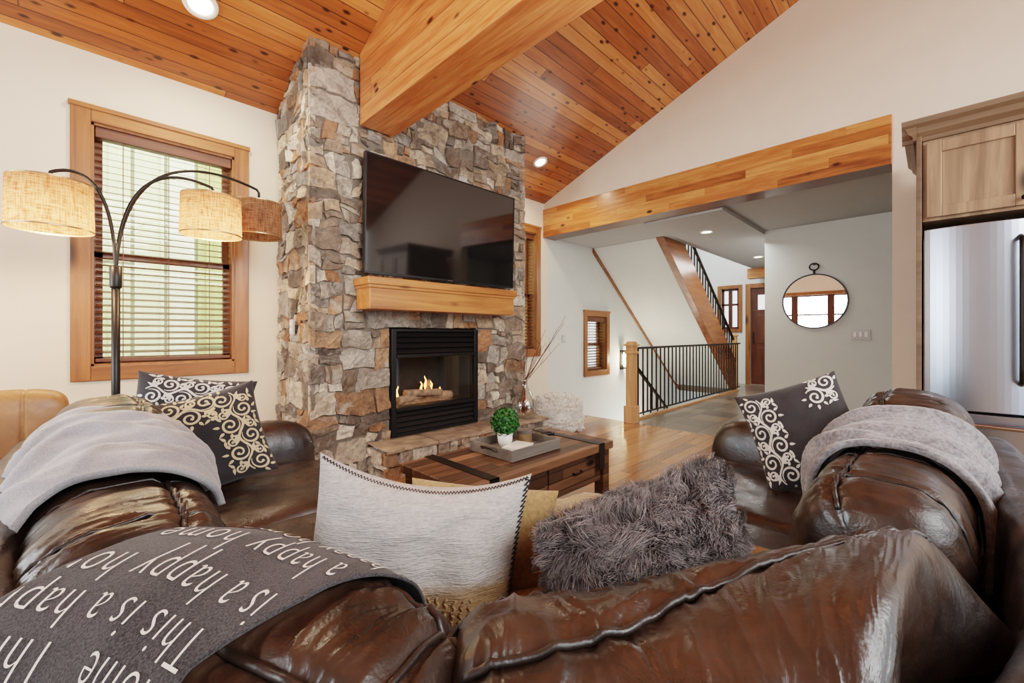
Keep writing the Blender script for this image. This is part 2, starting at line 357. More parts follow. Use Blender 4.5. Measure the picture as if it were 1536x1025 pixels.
# ------------------------------------------------------------------ windows + blinds
def make_window(idx, w, c=.1, y=YW, yb=YW+.2):
    x0, x1, z0, z1 = w; h = hole(w, c)
    r = struct_root('window_%d' % idx, ((x0+x1)/2, y, z0))
    f = MB().box(x0, h[0], y-.025, y+.0, z0, z1).box(h[1], x1, y-.025, y, z0, z1); f.build('casing', M['trim'], r, bevel=.004)
    f = MB().box(h[0], h[1], y-.024, y, h[3], z1).box(h[0], h[1], y-.024, y, z0, h[2]).box(x0-.01, x1+.01, y-.035, y, z1-.02, z1+.012); f.build('head_casing', M['trimx'], r, bevel=.004)
    t = .015
    f = MB().box(h[0], h[0]+t, y, yb, h[2], h[3]).box(h[1]-t, h[1], y, yb, h[2], h[3]).box(h[0], h[1], y, yb, h[3]-t, h[3]).box(h[0], h[1], y, yb, h[2], h[2]+t); f.build('jamb', M['trim'], r)
    a0, a1, b0, b1 = h[0]+t, h[1]-t, h[2]+t, h[3]-t; mid = b0+(b1-b0)*.47; s = .045
    for (q0, q1, yy) in ((b0, mid+.02, y+.10), (mid-.02, b1, y+.14)):
        f = MB().box(a0, a0+s, yy, yy+.035, q0, q1).box(a1-s, a1, yy, yy+.035, q0, q1).box(a0, a1, yy, yy+.035, q0, q0+s).box(a0, a1, yy, yy+.035, q1-s, q1)
        sash = f.build('sash', M['trim'], r)
        MB().box(a0+s, a1-s, yy+.014, yy+.018, q0+s, q1-s).build('pane', M['pane'], sash)
def make_blind(w, label, c=.1, y=YW, tilt=17):
    h = hole(w, c); x0, x1 = h[0]+.02, h[1]-.02; z1 = h[3]-.017; z0 = h[2]+.02; yc = y+.055
    r = thing('window_blind', label, 'window blind', ((x0+x1)/2, yc, z0), None)
    MB().box(x0, x1, y+.008, y+.085, z1-.075, z1).build('valance', M['blind'], r, bevel=.004)
    mb = MB(); z = z1-.105; tl = math.radians(tilt)
    while z > z0+.06:
        mt = Matrix.Translation((0, yc, z)) @ Matrix.Rotation(tl, 4, 'X')
        mb.box(x0+.004, x1-.004, -.024, .024, -.002, .002, mt); z -= .0475
    mb.build('slats', M['blind'], r)
    MB().box(x0, x1, yc-.024, yc+.024, z0+.005, z0+.03).build('bottom_rail', M['blind'], r, bevel=.003)
    for fx in (.18, .5, .82):
        xx = x0+(x1-x0)*fx; MB().box(xx-.003, xx+.003, yc-.027, yc-.0255, z0+.02, z1-.07).build('ladder_tape', M['blind'], r)
make_window(1, W1); make_blind(W1, 'dark wooden slat blind in the tall window behind the arc lamp')
make_window(2, W2); make_blind(W2, 'wooden slat blind in narrow window just right of stone chimney')
make_window(3, W3, .09); make_blind(W3, 'wooden slat blind in the small low window on the stairwell wall', .09)
# big window in the left wall (seen in the round mirror) and the entry window
def window_x(idx, w, x, dirn, c, mull, mw=.04):
    y0, y1, z0, z1 = w; h = hole(w, c); r = struct_root('window_%d' % idx, (x, (y0+y1)/2, z0)); e = .025*dirn
    xa, xb = sorted((x, x+e))
    f = MB().box(xa, xb, y0, h[0], z0, z1).box(xa, xb, h[1], y1, z0, z1).box(xa, xb, h[0], h[1], h[3], z1).box(xa, xb, h[0], h[1], z0, h[2]); f.build('casing', M['trim'], r, bevel=.004)
    xm = x-.07*dirn; s = .05
    f = MB().box(xm-.02, xm+.02, h[0], h[0]+s, h[2], h[3]).box(xm-.02, xm+.02, h[1]-s, h[1], h[2], h[3]).box(xm-.02, xm+.02, h[0], h[1], h[2], h[2]+s).box(xm-.02, xm+.02, h[0], h[1], h[3]-s, h[3])
    for q in mull: f.box(xm-.025, xm+.025, q-mw, q+mw, h[2], h[3])
    zm = (h[2]+h[3])/2+.1; f.box(xm-.02, xm+.02, h[0], h[1], zm-.025, zm+.025)
    sash = f.build('sash', M['door'], r); MB().box(xm-.003, xm+.003, h[0]+s, h[1]-s, h[2]+s, h[3]-s).build('pane', M['pane'], sash)
window_x(4, LW, -2.6, 1, .1, [2.25, 3.2], .09); window_x(5, EW, 10.8, -1, .08, [3.45])
# entry door
r = struct_root('door_1', (10.8, 2.5, 0))
ym = (ED[0]+ED[1])/2
d = MB().box(10.83, 10.875, ED[0], ED[1], 0, 1.72).box(10.83, 10.875, ED[0], ED[0]+.14, 1.72, ED[3]).box(10.83, 10.875, ED[1]-.14, ED[1], 1.72, ED[3]).box(10.83, 10.875, ED[0]+.14, ED[1]-.14, 2.06, ED[3])
for (a, b) in ((.2, .85), (.95, 1.6)):
    for (c0, c1_) in ((ED[0]+.13, ym-.045), (ym+.045, ED[1]-.13)): d.box(10.815, 10.835, c0, c1_, a, b)
lf = d.build('leaf', M['door'], r, bevel=.006)
MB().box(10.845, 10.85, ED[0]+.14, ED[1]-.14, 1.72, 2.06).build('pane', M['pane'], r)
MB().tube([(10.83, ED[1]-.06, .95), (10.78, ED[1]-.06, .95), (10.78, ED[1]-.06, 1.2), (10.83, ED[1]-.06, 1.2)], .011).build('handle', M['black'], r)
MB().box(10.77, 10.8, ED[1], ED[1]+.1, 0, ED[3]+.1).box(10.77, 10.8, ED[0]-.1, ED[0], 0, ED[3]+.1).box(10.77, 10.8, ED[0], ED[1], ED[3], ED[3]+.1).build('casing', M['trim'], r, bevel=.004)
# neighbour's siding outside
m = MB().box(-4, 9.5, 6.6, 6.7, -1, 5.5)
for k in range(30): m.box(-3.9+k*.45, -3.84+k*.45, 6.57, 6.6, -1, 5.5)
tag(m.build('neighbouring_house', M['out']), 'pale yellow green board siding of the house outside the windows', 'house')

# ------------------------------------------------------------------ stone fireplace
CX0, CX1, CY = 1.196, 3.50, 3.34
FX0, FX1, FZ0, FZ1 = 1.83, 2.81, .26, 1.21
fp = thing('fireplace', 'floor to ceiling rough stone chimney breast with low flagstone hearth', 'fireplace', ((CX0+CX1)/2, 3.7, 0))
PAL = [C(178, 155, 132), C(160, 141, 123), C(192, 174, 152), C(142, 126, 112), C(168, 136, 108), C(152, 144, 135), C(206, 191, 171), C(118, 105, 94), C(178, 166, 152), C(156, 120, 92), C(216, 206, 190), C(136, 130, 123), C(186, 179, 169), C(106, 95, 86), C(160, 116, 84)]
def split(r, out):
    u0, u1, v0, v1 = r; w, h = u1-u0, v1-v0
    if (w < .38 and h < .21 and R.random() < .40 and w/h < 3.0) or (w < .13 and h < .13) or h < .065 and w < .26 or w < .10 and h < .28:
        out.append(r); return
    if w > h*R.uniform(.95, 1.8) or h < .08:
        k = R.uniform(.28, .72); split((u0, u0+w*k, v0, v1), out); split((u0+w*k, u1, v0, v1), out)
    else:
        k = R.uniform(.28, .72); split((u0, u1, v0, v0+h*k), out); split((u0, u1, v0+h*k, v1), out)
def stones(mb, rects, O, U, N, topfn=None, warp=1., keep=None, sd=0.):
    O, U, N = Vector(O), Vector(U), Vector(N); out = []
    um0, um1 = min(r[0] for r in rects), max(r[1] for r in rects)
    for r in rects: split(r, out)
    def W(p):
        k = warp
        if keep:
            dx = max(keep[0]-p[0], 0, p[0]-keep[1]); dz = max(keep[2]-p[1], 0, p[1]-keep[3]); k *= min(1, max(dx, dz)/.25)
        ku = k*clamp(min(p[0]-um0, um1-p[0])/.2)
        q = Vector((p[0]*3.6, p[1]*3.6, sd)); q2 = Vector((p[0]*10, p[1]*10, sd+5))
        return (p[0]+ku*(.06*noise.noise(q)+.024*noise.noise(q2)), p[1]+k*(.065*noise.noise(q+Vector((0, 0, 9)))+.028*noise.noise(q2+Vector((0, 0, 9)))))
    for (u0, u1, v0, v1) in out:
        g_ = .0012; j = .013; cs = [(u0+g_, v0+g_), (u1-g_, v0+g_), (u1-g_, v1-g_), (u0+g_, v1-g_)]
        cs = [(a+(0 if a-um0 < .01 or um1-a < .01 else R.uniform(-j, j)), b+R.uniform(-j, j)) for a, b in cs]
        w, h = u1-u0, v1-v0; e = min(.25, .003/w); e2 = min(.25, .003/h)
        nx = max(2, int(w/.026)); ny = max(2, int(h/.026))
        As = [0]+[e+(1-2*e)*k/nx for k in range(nx+1)]+[1]; Bs = [0]+[e2+(1-2*e2)*k/ny for k in range(ny+1)]+[1]
        pr = R.uniform(.016, .032); tx, ty = R.uniform(-.02, .02), R.uniform(-.02, .02); seed = R.uniform(0, 99)
        fx, fy_, fk = R.uniform(.2, .8), R.uniform(.2, .8), R.uniform(0, pi)     # a fracture plane across the face
        vs = []
        for ia, a in enumerate(As):
            for ib, b in enumerate(Bs):
                p0 = W([cs[0][k]*(1-a)*(1-b)+cs[1][k]*a*(1-b)+cs[2][k]*a*b+cs[3][k]*(1-a)*b for k in (0, 1)])
                edge = ia in (0, len(As)-1) or ib in (0, len(Bs)-1)
                q = Vector((p0[0]*12, p0[1]*12, seed))
                crk = max(0, (a-fx)*math.cos(fk)+(b-fy_)*math.sin(fk))*-.024
                nz = noise.noise(q)*.010+(1-abs(noise.noise(q*2.2)))**2*.012-.006+noise.noise(q*5)*.006
                dep = -.012 if edge else max(.005, pr+crk+tx*(a-.5)+ty*(b-.5)+nz)
                hz = p0[1]
                if topfn: hz = min(hz, topfn(p0[0], dep))
                vs.append(O+U*p0[0]+Vector((0, 0, hz))+N*dep)
        nb = len(Bs); fs = [(i*nb+k, (i+1)*nb+k, (i+1)*nb+k+1, i*nb+k+1) for i in range(len(As)-1) for k in range(nb-1)]
        mb.add(vs, fs, mul(R.choice(PAL), R.uniform(.76, 1.18)))
W_ = CX1-CX0; f0, f1 = FX0-CX0, FX1-CX0
m = MB(); kp = (f0, f1, -1, FZ1)
stones(m, [(-.03, f0, .0, FZ1), (f1, W_+.03, .0, FZ1), (f0-.15, f1+.2, FZ1, FZ1+.2), (-.03, f0-.15, FZ1, 1.8), (f1+.2, W_+.03, FZ1, 1.8), (f0-.15, f1+.2, FZ1+.2, 1.8), (-.03, .9, 1.8, 3.45), (.9, W_+.03, 1.8, 3.45)], (CX0, CY, 0), (1, 0, 0), (0, -1, 0), lambda u, d: zc(CY-d)-.003, 1., kp, 1.)
top_ = lambda u, d: zc(CY+u)-.003
stones(m, [(-.02, .775, 0, 1.1), (-.02, .775, 1.1, 2.2), (-.02, .775, 2.2, 3.45)], (CX0, CY, 0), (0, 1, 0), (-1, 0, 0), top_, .8, None, 4.)
stones(m, [(-.02, .775, 0, 1.5), (-.02, .775, 1.5, 3.45)], (CX1, CY, 0), (0, 1, 0), (1, 0, 0), top_, .8, None, 7.)
m.build('stone_facing', M['stone'], fp, recalc=False)
m = MB(); wall_cells(m, CX0, CX1, 0, 3.09, [(FX0, FX1, FZ0, FZ1)], 'y', CY-.006, CY+.05)
m.prism([(CY-.006, 3.09), (YW-.005, 3.09), (YW-.005, zc(YW)-.006), (CY, zc(CY)-.006)], 'x', CX0, CX1)
m.box(CX0-.006, CX0+.05, CY, YW-.005, 0, 3.09).box(CX1-.05, CX1, CY, YW-.005, 0, 3.09); m.build('mortar_backing', M['mortar'], fp)
HX0, HX1, HY, HZ = 1.62, 3.56, 2.98, .25
m = MB(); stones(m, [(0, HX1-HX0, 0, HZ-.03)], (HX0, HY+.05, 0), (1, 0, 0), (0, -1, 0), lambda u, d: HZ-.03, 0); stones(m, [(0, CY-HY-.05, 0, HZ-.03)], (HX0+.03, HY+.05, 0), (0, 1, 0), (-1, 0, 0), lambda u, d: HZ-.03, 0)
m.box(HX0+.05, HX1-.03, HY+.07, CY-.02, 0, HZ-.03); m.build('hearth_base', M['stone'], fp, recalc=False)
m = MB()
for k in range(4):
    xa = HX0+(HX1-HX0)*k/4; xb = HX0+(HX1-HX0)*(k+1)/4-.008
    def sl(u, v, xa=xa, xb=xb):          # v runs under - front edge - top
        x = xa+(xb-xa)*u; er = .016*noise.noise(Vector((x*7, 3, k)))+.010*noise.noise(Vector((x*23, 5, k)))
        if v < .15: return Vector((x, HY+.06+er, HZ-.032))
        if v < .4: f = (v-.15)/.25; return Vector((x, HY+er+.010*noise.noise(Vector((x*20, v*9, 1)))+.008*(f-.5)**2, HZ-.032+.026*f))
        f = (v-.4)/.6; return Vector((x, HY+er+.006+(CY-.01-HY)*f, HZ-.005+.007*noise.noise(Vector((x*9, f*4, 2)))))
    m.grid(sl, 30, 20)
m.build('hearth_slab', M['hearth'], fp)
ms = MB().box(1.525, 3.10, 3.075, 3.31, 1.35, 1.54).build('mantel', M['mantel'], fp, bevel=.006)
MB().box(1.50, 3.125, 3.045, 3.31, 1.54, 1.60).box(1.515, 3.11, 3.06, 3.31, 1.515, 1.545).build('mantel_cap', M['mantel'], ms, bevel=.006)
# gas insert
gi = thing('gas_fireplace', 'black gas fireplace insert with glass front, logs and small flames', 'gas fireplace', ((FX0+FX1)/2, 3.5, FZ0))
fy = CY-.045
MB().box(FX0+.005, FX0+.05, fy, CY+.06, FZ0, FZ1-.01).box(FX1-.05, FX1-.005, fy, CY+.06, FZ0, FZ1-.01).box(FX0+.05, FX1-.05, fy, CY+.06, 1.175, FZ1-.01).box(FX0+.05, FX1-.05, fy-.012, CY+.06, .945, .975).box(FX0+.05, FX1-.05, fy-.012, CY+.06, .475, .51).box(FX0+.05, FX1-.05, fy, CY+.06, FZ0, .285).build('frame', M['black'], gi, bevel=.004)
for (a, b, n_) in ((.975, 1.175, 4), (.285, .475, 4)):
    m = MB()
    for k in range(n_):
        zz = a+(b-a)*(k+.5)/n_; mtx = Matrix.Translation((0, fy+.022, zz)) @ Matrix.Rotation(math.radians(58), 4, 'X'); m.box(FX0+.05, FX1-.05, -.024, .024, -.003, .003, mtx)
    m.box(FX0+.05, FX1-.05, CY+.05, CY+.06, a, b); m.build('louver_panel', M['black'], gi)
m = MB().box(FX0+.06, FX1-.06, 3.76, 3.78, .47, 1.0).box(FX0+.04, FX0+.06, CY+.04, 3.78, .47, 1.0).box(FX1-.06, FX1-.04, CY+.04, 3.78, .47, 1.0).box(FX0+.04, FX1-.04, CY+.04, 3.78, .455, .475).box(FX0+.04, FX1-.04, CY+.04, 3.78, .995, 1.01); m.build('firebox', M['firebox'], gi)
MB().box(FX0+.05, FX1-.05, fy+.02, fy+.024, .51, .945).build('glass', M['pane'], gi)
m = MB(); m.grid(lambda a, b: Vector((FX0+.12+a*.74, 3.45+b*.26, .478+.035*math.sin(pi*a)*math.sin(pi*b)+.012*noise.noise(Vector((a*14, b*9, 0))))), 30, 14); m.build('ember_bed', M['log'], gi)
for (p, q, rr) in (((2.02, 3.52, .53), (2.36, 3.62, .55), .04), ((2.3, 3.64, .54), (2.66, 3.55, .53), .042), ((2.12, 3.58, .59), (2.5, 3.50, .57), .035), ((2.34, 3.50, .56), (2.44, 3.64, .68), .028)):
    p, q = Vector(p), Vector(q); pts = [p.lerp(q, k/8)+Vector((0, 0, .008*noise.noise(Vector((k, rr*99, 0))))) for k in range(9)]
    MB().tube(pts, [rr*(1+.2*noise.noise(Vector((k*1.3, p.x*9, 1)))) for k in range(9)], 10).build('log', M['log'], gi, smooth=True)
for (fx, fyy, fz, fh) in ((2.0, 3.56, .52, .10), (2.06, 3.6, .53, .13), (2.30, 3.56, .58, .11), (2.36, 3.58, .6, .14), (2.41, 3.55, .6, .09), (2.52, 3.55, .55, .07)):
    pts = [(fx+.012*math.sin(k*1.1+fx*9)*k/8, fyy, fz+fh*k/8) for k in range(9)]
    MB().tube(pts, [.003+.013*math.sin(pi*min(1, (k+1.2)/9.6))**1.2*(1-k/10)*(.5+fh*3) for k in range(8)]+[.001], 8).build('flame', M['flame'], gi, smooth=True)

# TV
tv = thing('television', 'large wall mounted flat screen television above the wooden mantel', 'television', (2.38, 3.2, 1.645))
tm = Matrix.Translation((2.381, 3.215, 1.645)) @ Matrix.Rotation(math.radians(1.5), 4, 'X')
bz = MB(); w2, hh = .838, .965
bz.box(-w2, w2, -.012, .03, 0, .018, tm).box(-w2, w2, -.012, .03, hh-.01, hh, tm).box(-w2, -w2+.01, -.012, .03, .018, hh-.01, tm).box(w2-.01, w2, -.012, .03, .018, hh-.01, tm).box(-w2+.01, w2-.01, .0, .03, .018, hh-.01, tm)
bz.build('bezel', M['blackp'], tv)
MB().box(-w2+.01, w2-.01, -.008, -.004, .018, hh-.01, tm).build('screen', M['screen'], tv)
MB().box(-.03, .03, -.0135, -.012, .005, .012, tm).build('badge', M['chrome'], tv)
MB().box(2.15, 2.6, 3.235, 3.36, 1.95, 2.3).build('wall_mount', M['black'], tv)

# ------------------------------------------------------------------ recessed lights
def light(kind, name, loc, energy, colr, target=None, **kw):
    l = bpy.data.lights.new(name, kind); l.energy = energy; l.color = colr
    for k, v in kw.items(): setattr(l, k, v)
    o = bpy.data.objects.new(name, l); o.location = loc; COL.objects.link(o)
    if target is not None: o.rotation_euler = (Vector(target)-Vector(loc)).to_track_quat('-Z', 'Y').to_euler()
    return o
WARM = (1, .80, .56)
def downlight(loc, nrm, rad, label, energy):
    mt = frame(nrm, 0, loc); r = thing('recessed_light', label, 'ceiling light', loc, 'recessed downlights')
    MB().lathe([(rad*.7, .002), (rad*.74, .012), (rad, .014), (rad*1.03, .001)], mt, 36, cap=False).build('trim_ring', M['canring'], r, smooth=True)
    MB().lathe([(rad*.72, .004), (rad*.4, .008), (.001, .009)], mt, 28, cap=False).build('bulb', M['can'], r, smooth=True)
    n = Vector(nrm).normalized()
    light('SPOT', 'downlight_beam', Vector(loc)+n*.05, energy, WARM, Vector(loc)+Vector((0, -.05, -2)), spot_size=math.radians(155), spot_blend=.8, shadow_soft_size=.07)
dn = (0, -.39, -1)
downlight((.521, 3.46, zc(3.46)), dn, .098, 'round recessed ceiling light above the tall left window', 65)
downlight((4.025, 3.52, zc(3.52)), dn, .09, 'round recessed ceiling light just right of the stone chimney', 60)
downlight((6.01, 2.216, 2.57), (0, 0, -1), .085, 'recessed hall ceiling light nearest the laminated header beam', 22)
downlight((8.61, 2.27, 2.57), (0, 0, -1), .085, 'recessed hall ceiling light farther down by the entry door', 22)

# ------------------------------------------------------------------ stairs
SLP = 2.62/3.3
def sz(x): return (9.35-x)*SLP        # lower edge of the stringer
st = thing('staircase', 'upper stair flight with broad stained wood stringer and white soffit', 'staircase', (9.3, 3.5, 0))
xt = 6.06
MB().prism([(9.35, 0), (xt, sz(xt)), (xt, sz(xt)+.62), (9.35, .62)], 'y', 2.865, 2.98).build('stringer', M['stringer'], st, bevel=.005)
MB().prism([(9.3, 0.04), (xt, sz(xt)+.0), (xt, sz(xt)+.06), (9.3, .1)], 'y', 2.98, YW-.03).build('soffit', M['wallhall'], st)
MB().prism([(9.45, -.1), (6.06, sz(6.05)-.08), (6.06, sz(6.05)+.02), (9.45, .0)], 'y', YW-.03, YW-.002).build('skirt_board', M['stringer'], st)
for k in range(13):
    xx = 9.3-k*.23; zz = .183*(k+1)
    MB().box(xx-.26, xx+.02, 2.98, YW-.03, zz+.22, zz+.26).build('tread', M['stringer'], st)
# railing of the flight
rl = thing('stair_railing', 'black iron baluster railing climbing on the wood stringer', 'railing', (9.3, 2.92, 0))
np_ = MB().box(9.355, 9.455, 2.87, 2.97, 0, 1.12).build('newel_post', M['newel'], rl, bevel=.005)
MB().box(9.335, 9.475, 2.85, 2.99, 1.12, 1.15).box(9.365, 9.445, 2.88, 2.96, 1.15, 1.17).build('cap', M['newel'], np_, bevel=.004)
def hz_(x): return sz(x)+.62+.42+.02
MB().tube([(9.36, 2.92, hz_(9.36)), (6.1, 2.92, hz_(6.1))], .026, 8).build('handrail', M['iron'], rl)
x = 9.24
while x > 6.15:
    MB().box(x-.010, x+.010, 2.910, 2.930, sz(x)+.62, hz_(x)).build('baluster', M['iron'], rl); x -= .125
# landing railing along the hall
rl = thing('hall_railing', 'iron baluster railing with maple newel post along the tiled hall', 'railing', (5.0, 2.78, 0))
np_ = MB().box(4.95, 5.06, 2.74, 2.85, 0, 1.0).box(4.93, 5.08, 2.72, 2.87, 0, .22).box(4.935, 5.075, 2.725, 2.865, .9, .93).build('newel_post', M['newel'], rl, bevel=.006)
MB().box(4.93, 5.08, 2.72, 2.87, 1.0, 1.025).prism([(4.94, 1.025), (5.07, 1.025), (5.03, 1.06), (4.98, 1.06)], 'y', 2.74, 2.85).build('cap', M['newel'], np_, bevel=.004)
MB().box(5.06, 9.3, 2.765, 2.815, .955, .985).build('top_rail', M['iron'], rl, bevel=.006)
MB().box(5.06, 9.3, 2.777, 2.803, .085, .103).build('bottom_rail', M['iron'], rl)
b0 = MB().box(5.162, 5.178, 2.782, 2.798, .103, .956).build('baluster', M['iron'], rl)
for k in range(1, 32):
    b = b0.copy(); b.location = (.13*k, 0, 0); b.parent = rl; COL.objects.link(b)
MB().box(5.06, 9.3, 2.80, 2.86, -.13, .03).build('curb', M['newel'], rl, bevel=.004)
# down flight
ds = thing('lower_staircase', 'stair flight going down behind the hall railing', 'staircase', (5.0, 3.5, -2.6))
for k in range(13):
    MB().box(5.0+k*.25, 5.28+k*.25, 2.87, YW-.01, -.2*(k+1)-.04, -.2*(k+1)).build('tread', M['stringer'], ds)
hr = thing('handrail', 'dark handrail sloping down with the lower stair flight', 'handrail', (5.3, 2.95, -.2))
MB().tube([(5.3, 2.95, .78), (7.6, 2.95, -.9)], .026, 8).build('rail', M['iron'], hr)
for k in range(10):
    x = 5.4+k*.22; zt = .78-(x-5.3)*1.68/2.3; MB().box(x-.008, x+.008, 2.942, 2.958, zt-.85, zt).build('baluster', M['iron'], hr)
# sconce
sn = thing('wall_sconce', 'lit black lantern sconce on the stairwell wall beside newel post', 'wall light', (7.0, YW-.06, .5))
MB().box(6.94, 7.06, YW-.02, YW-.001, .5, .86).build('back_plate', M['black'], sn, bevel=.004)
MB().box(6.95, 7.05, YW-.13, YW-.02, .84, .86).box(6.95, 7.05, YW-.13, YW-.02, .52, .54).box(6.952, 6.96, YW-.13, YW-.122, .54, .84).box(7.04, 7.048, YW-.13, YW-.122, .54, .84).build('cage', M['black'], sn)
MB().lathe([(.025, .56), (.04, .6), (.04, .78), (.025, .82)], Matrix.Translation((7.0, YW-.075, 0)), 16).build('bulb', M['bulb'], sn, smooth=True)
light('POINT', 'sconce_glow', (7.0, YW-.2, .68), 14, WARM, shadow_soft_size=.04)

# ------------------------------------------------------------------ hall mirror, switches
mr = thing('round_mirror', 'round black rimmed wall mirror hanging from a strap hook', 'mirror', (6.76, 1.12, 1.59))
mt = frame((-1, 0, 0), 0, (6.775, 1.12, 1.59))
MB().lathe([(.001, .012), (.345, .012)], mt, 56, cap=False).build('mirror_glass', M['mirror'], mr)
MB().lathe([(.346, .0), (.346, .022), (.362, .022), (.362, .0)], mt, 56, cap=False).build('rim', M['black'], mr, smooth=False)
MB().tube([(6.76, 1.12, 1.94), (6.76, 1.12, 2.0)], .012, 8).tube([(6.76, 1.12+.05*math.sin(a*2*pi/16), 2.045+.045*math.cos(a*2*pi/16)) for a in range(17)], .009, 8).tube([(6.775, 1.12, 2.075), (6.73, 1.12, 2.075)], .012, 8).build('hook', M['black'], mr)
sw = thing('light_switch', 'white triple rocker switch plate right of the round mirror', 'light switch', (6.775, .646, 1.09))
MB().box(6.77, 6.78, .55, .742, 1.085, 1.215).build('plate', M['plate'], sw, bevel=.003)
for k in range(3): MB().box(6.764, 6.772, .578+k*.054, .606+k*.054, 1.12, 1.18).build('rocker', M['white'], sw, bevel=.002)
sw = thing('light_switch', 'small white switch plate on stairwell wall right of chimney', 'light switch', (5.26, YW, 1.02))
MB().box(5.22, 5.30, YW-.01, YW, 1.02, 1.14).build('plate', M['plate'], sw, bevel=.003)
MB().box(5.248, 5.272, YW-.016, YW-.008, 1.05, 1.11).build('rocker', M['white'], sw, bevel=.002)
sw = thing('power_outlet', 'small pale outlet plate set in the side of the stone chimney', 'outlet', (CX0-.05, 3.66, 1.15))
MB().box(CX0-.055, CX0-.035, 3.62, 3.69, 1.15, 1.27).build('plate', M['plate'], sw, bevel=.003)
MB().box(CX0-.059, CX0-.053, 3.64, 3.67, 1.17, 1.20).box(CX0-.059, CX0-.053, 3.64, 3.67, 1.22, 1.25).build('socket', M['white'], sw)

# ------------------------------------------------------------------ refrigerator and cabinet over it
fr = thing('refrigerator', 'stainless steel french door refrigerator with bottom freezer drawer', 'refrigerator', (4.2, -.4, 0))
MB().box(3.87, 4.58, -.855, .045, .03, 1.82).build('body', M['blackp'], fr)
def bowed(a, b, bow=.035):
    n = 16; return [(3.86, a)]+[(3.80-bow*(1-(2*k/n-1)**2)**.8, a+(b-a)*k/n) for k in range(n+1)]+[(3.86, b)]
for (a, b, hy) in ((-.402, .045, -.355), (-.855, -.408, -.455)):
    d = MB().prism(bowed(a, b), 'z', .685, 1.82).build('door', M['steel'], fr, bevel=.004)
    MB().tube([(3.79, hy, .86), (3.735, hy, .88), (3.73, hy, .95), (3.73, hy, 1.63), (3.735, hy, 1.70), (3.79, hy, 1.72)], .013, 10).build('handle', M['black'], d, smooth=True)
d = MB().prism(bowed(-.855, .045), 'z', .06, .67).build('freezer_drawer', M['steel'], fr, bevel=.004)
MB().tube([(3.78, .0, .61), (3.725, -.02, .61), (3.715, -.08, .61), (3.715, -.73, .61), (3.725, -.79, .61), (3.78, -.81, .61)], .013, 10).build('handle', M['chrome'], d, smooth=True)
cb = thing('kitchen_cabinet', 'knotty alder cabinet with crown moulding above the refrigerator', 'cabinet', (4.2, -.4, 0))
MB().box(3.83, 4.6, -.90, .055, 1.88, 2.45).build('body', M['cab'], cb, bevel=.004)
for (a, b, ky) in ((-.405, .035, -.37), (-.885, -.42, -.455)):
    z0, z1 = 1.90, 2.38; s = .07
    d = MB().box(3.805, 3.83, a, a+s, z0, z1).box(3.805, 3.83, b-s, b, z0, z1).box(3.805, 3.83, a+s, b-s, z0, z0+s).box(3.805, 3.83, a+s, b-s, z1-s, z1).build('door', M['cab'], cb, bevel=.004)
    MB().box(3.82, 3.832, a+s, b-s, z0+s, z1-s).build('panel', M['cab'], d)
    MB().lathe([(.006, 0), (.008, .015), (.016, .02), (.014, .03), (.002, .033)], frame((-1, 0, 0), 0, (3.806, ky, 1.94)), 14).build('knob', M['iron'], d, smooth=True)
MB().box(3.80, 4.6, .056, .082, 0, 2.45).build('side_panel', M['cabd'], cb, bevel=.003)
m = MB()
prof = [(0, 2.40), (.02, 2.40), (.022, 2.425), (.05, 2.45), (.062, 2.48), (.085, 2.50), (.09, 2.53), (0, 2.53)]
m.prism([(3.83-p, z) for p, z in prof], 'y', -.95, .15)
m.prism([(.08+p*.8, z) for p, z in prof], 'x', 3.76, 4.7)
m.build('crown', M['cabd'], cb)

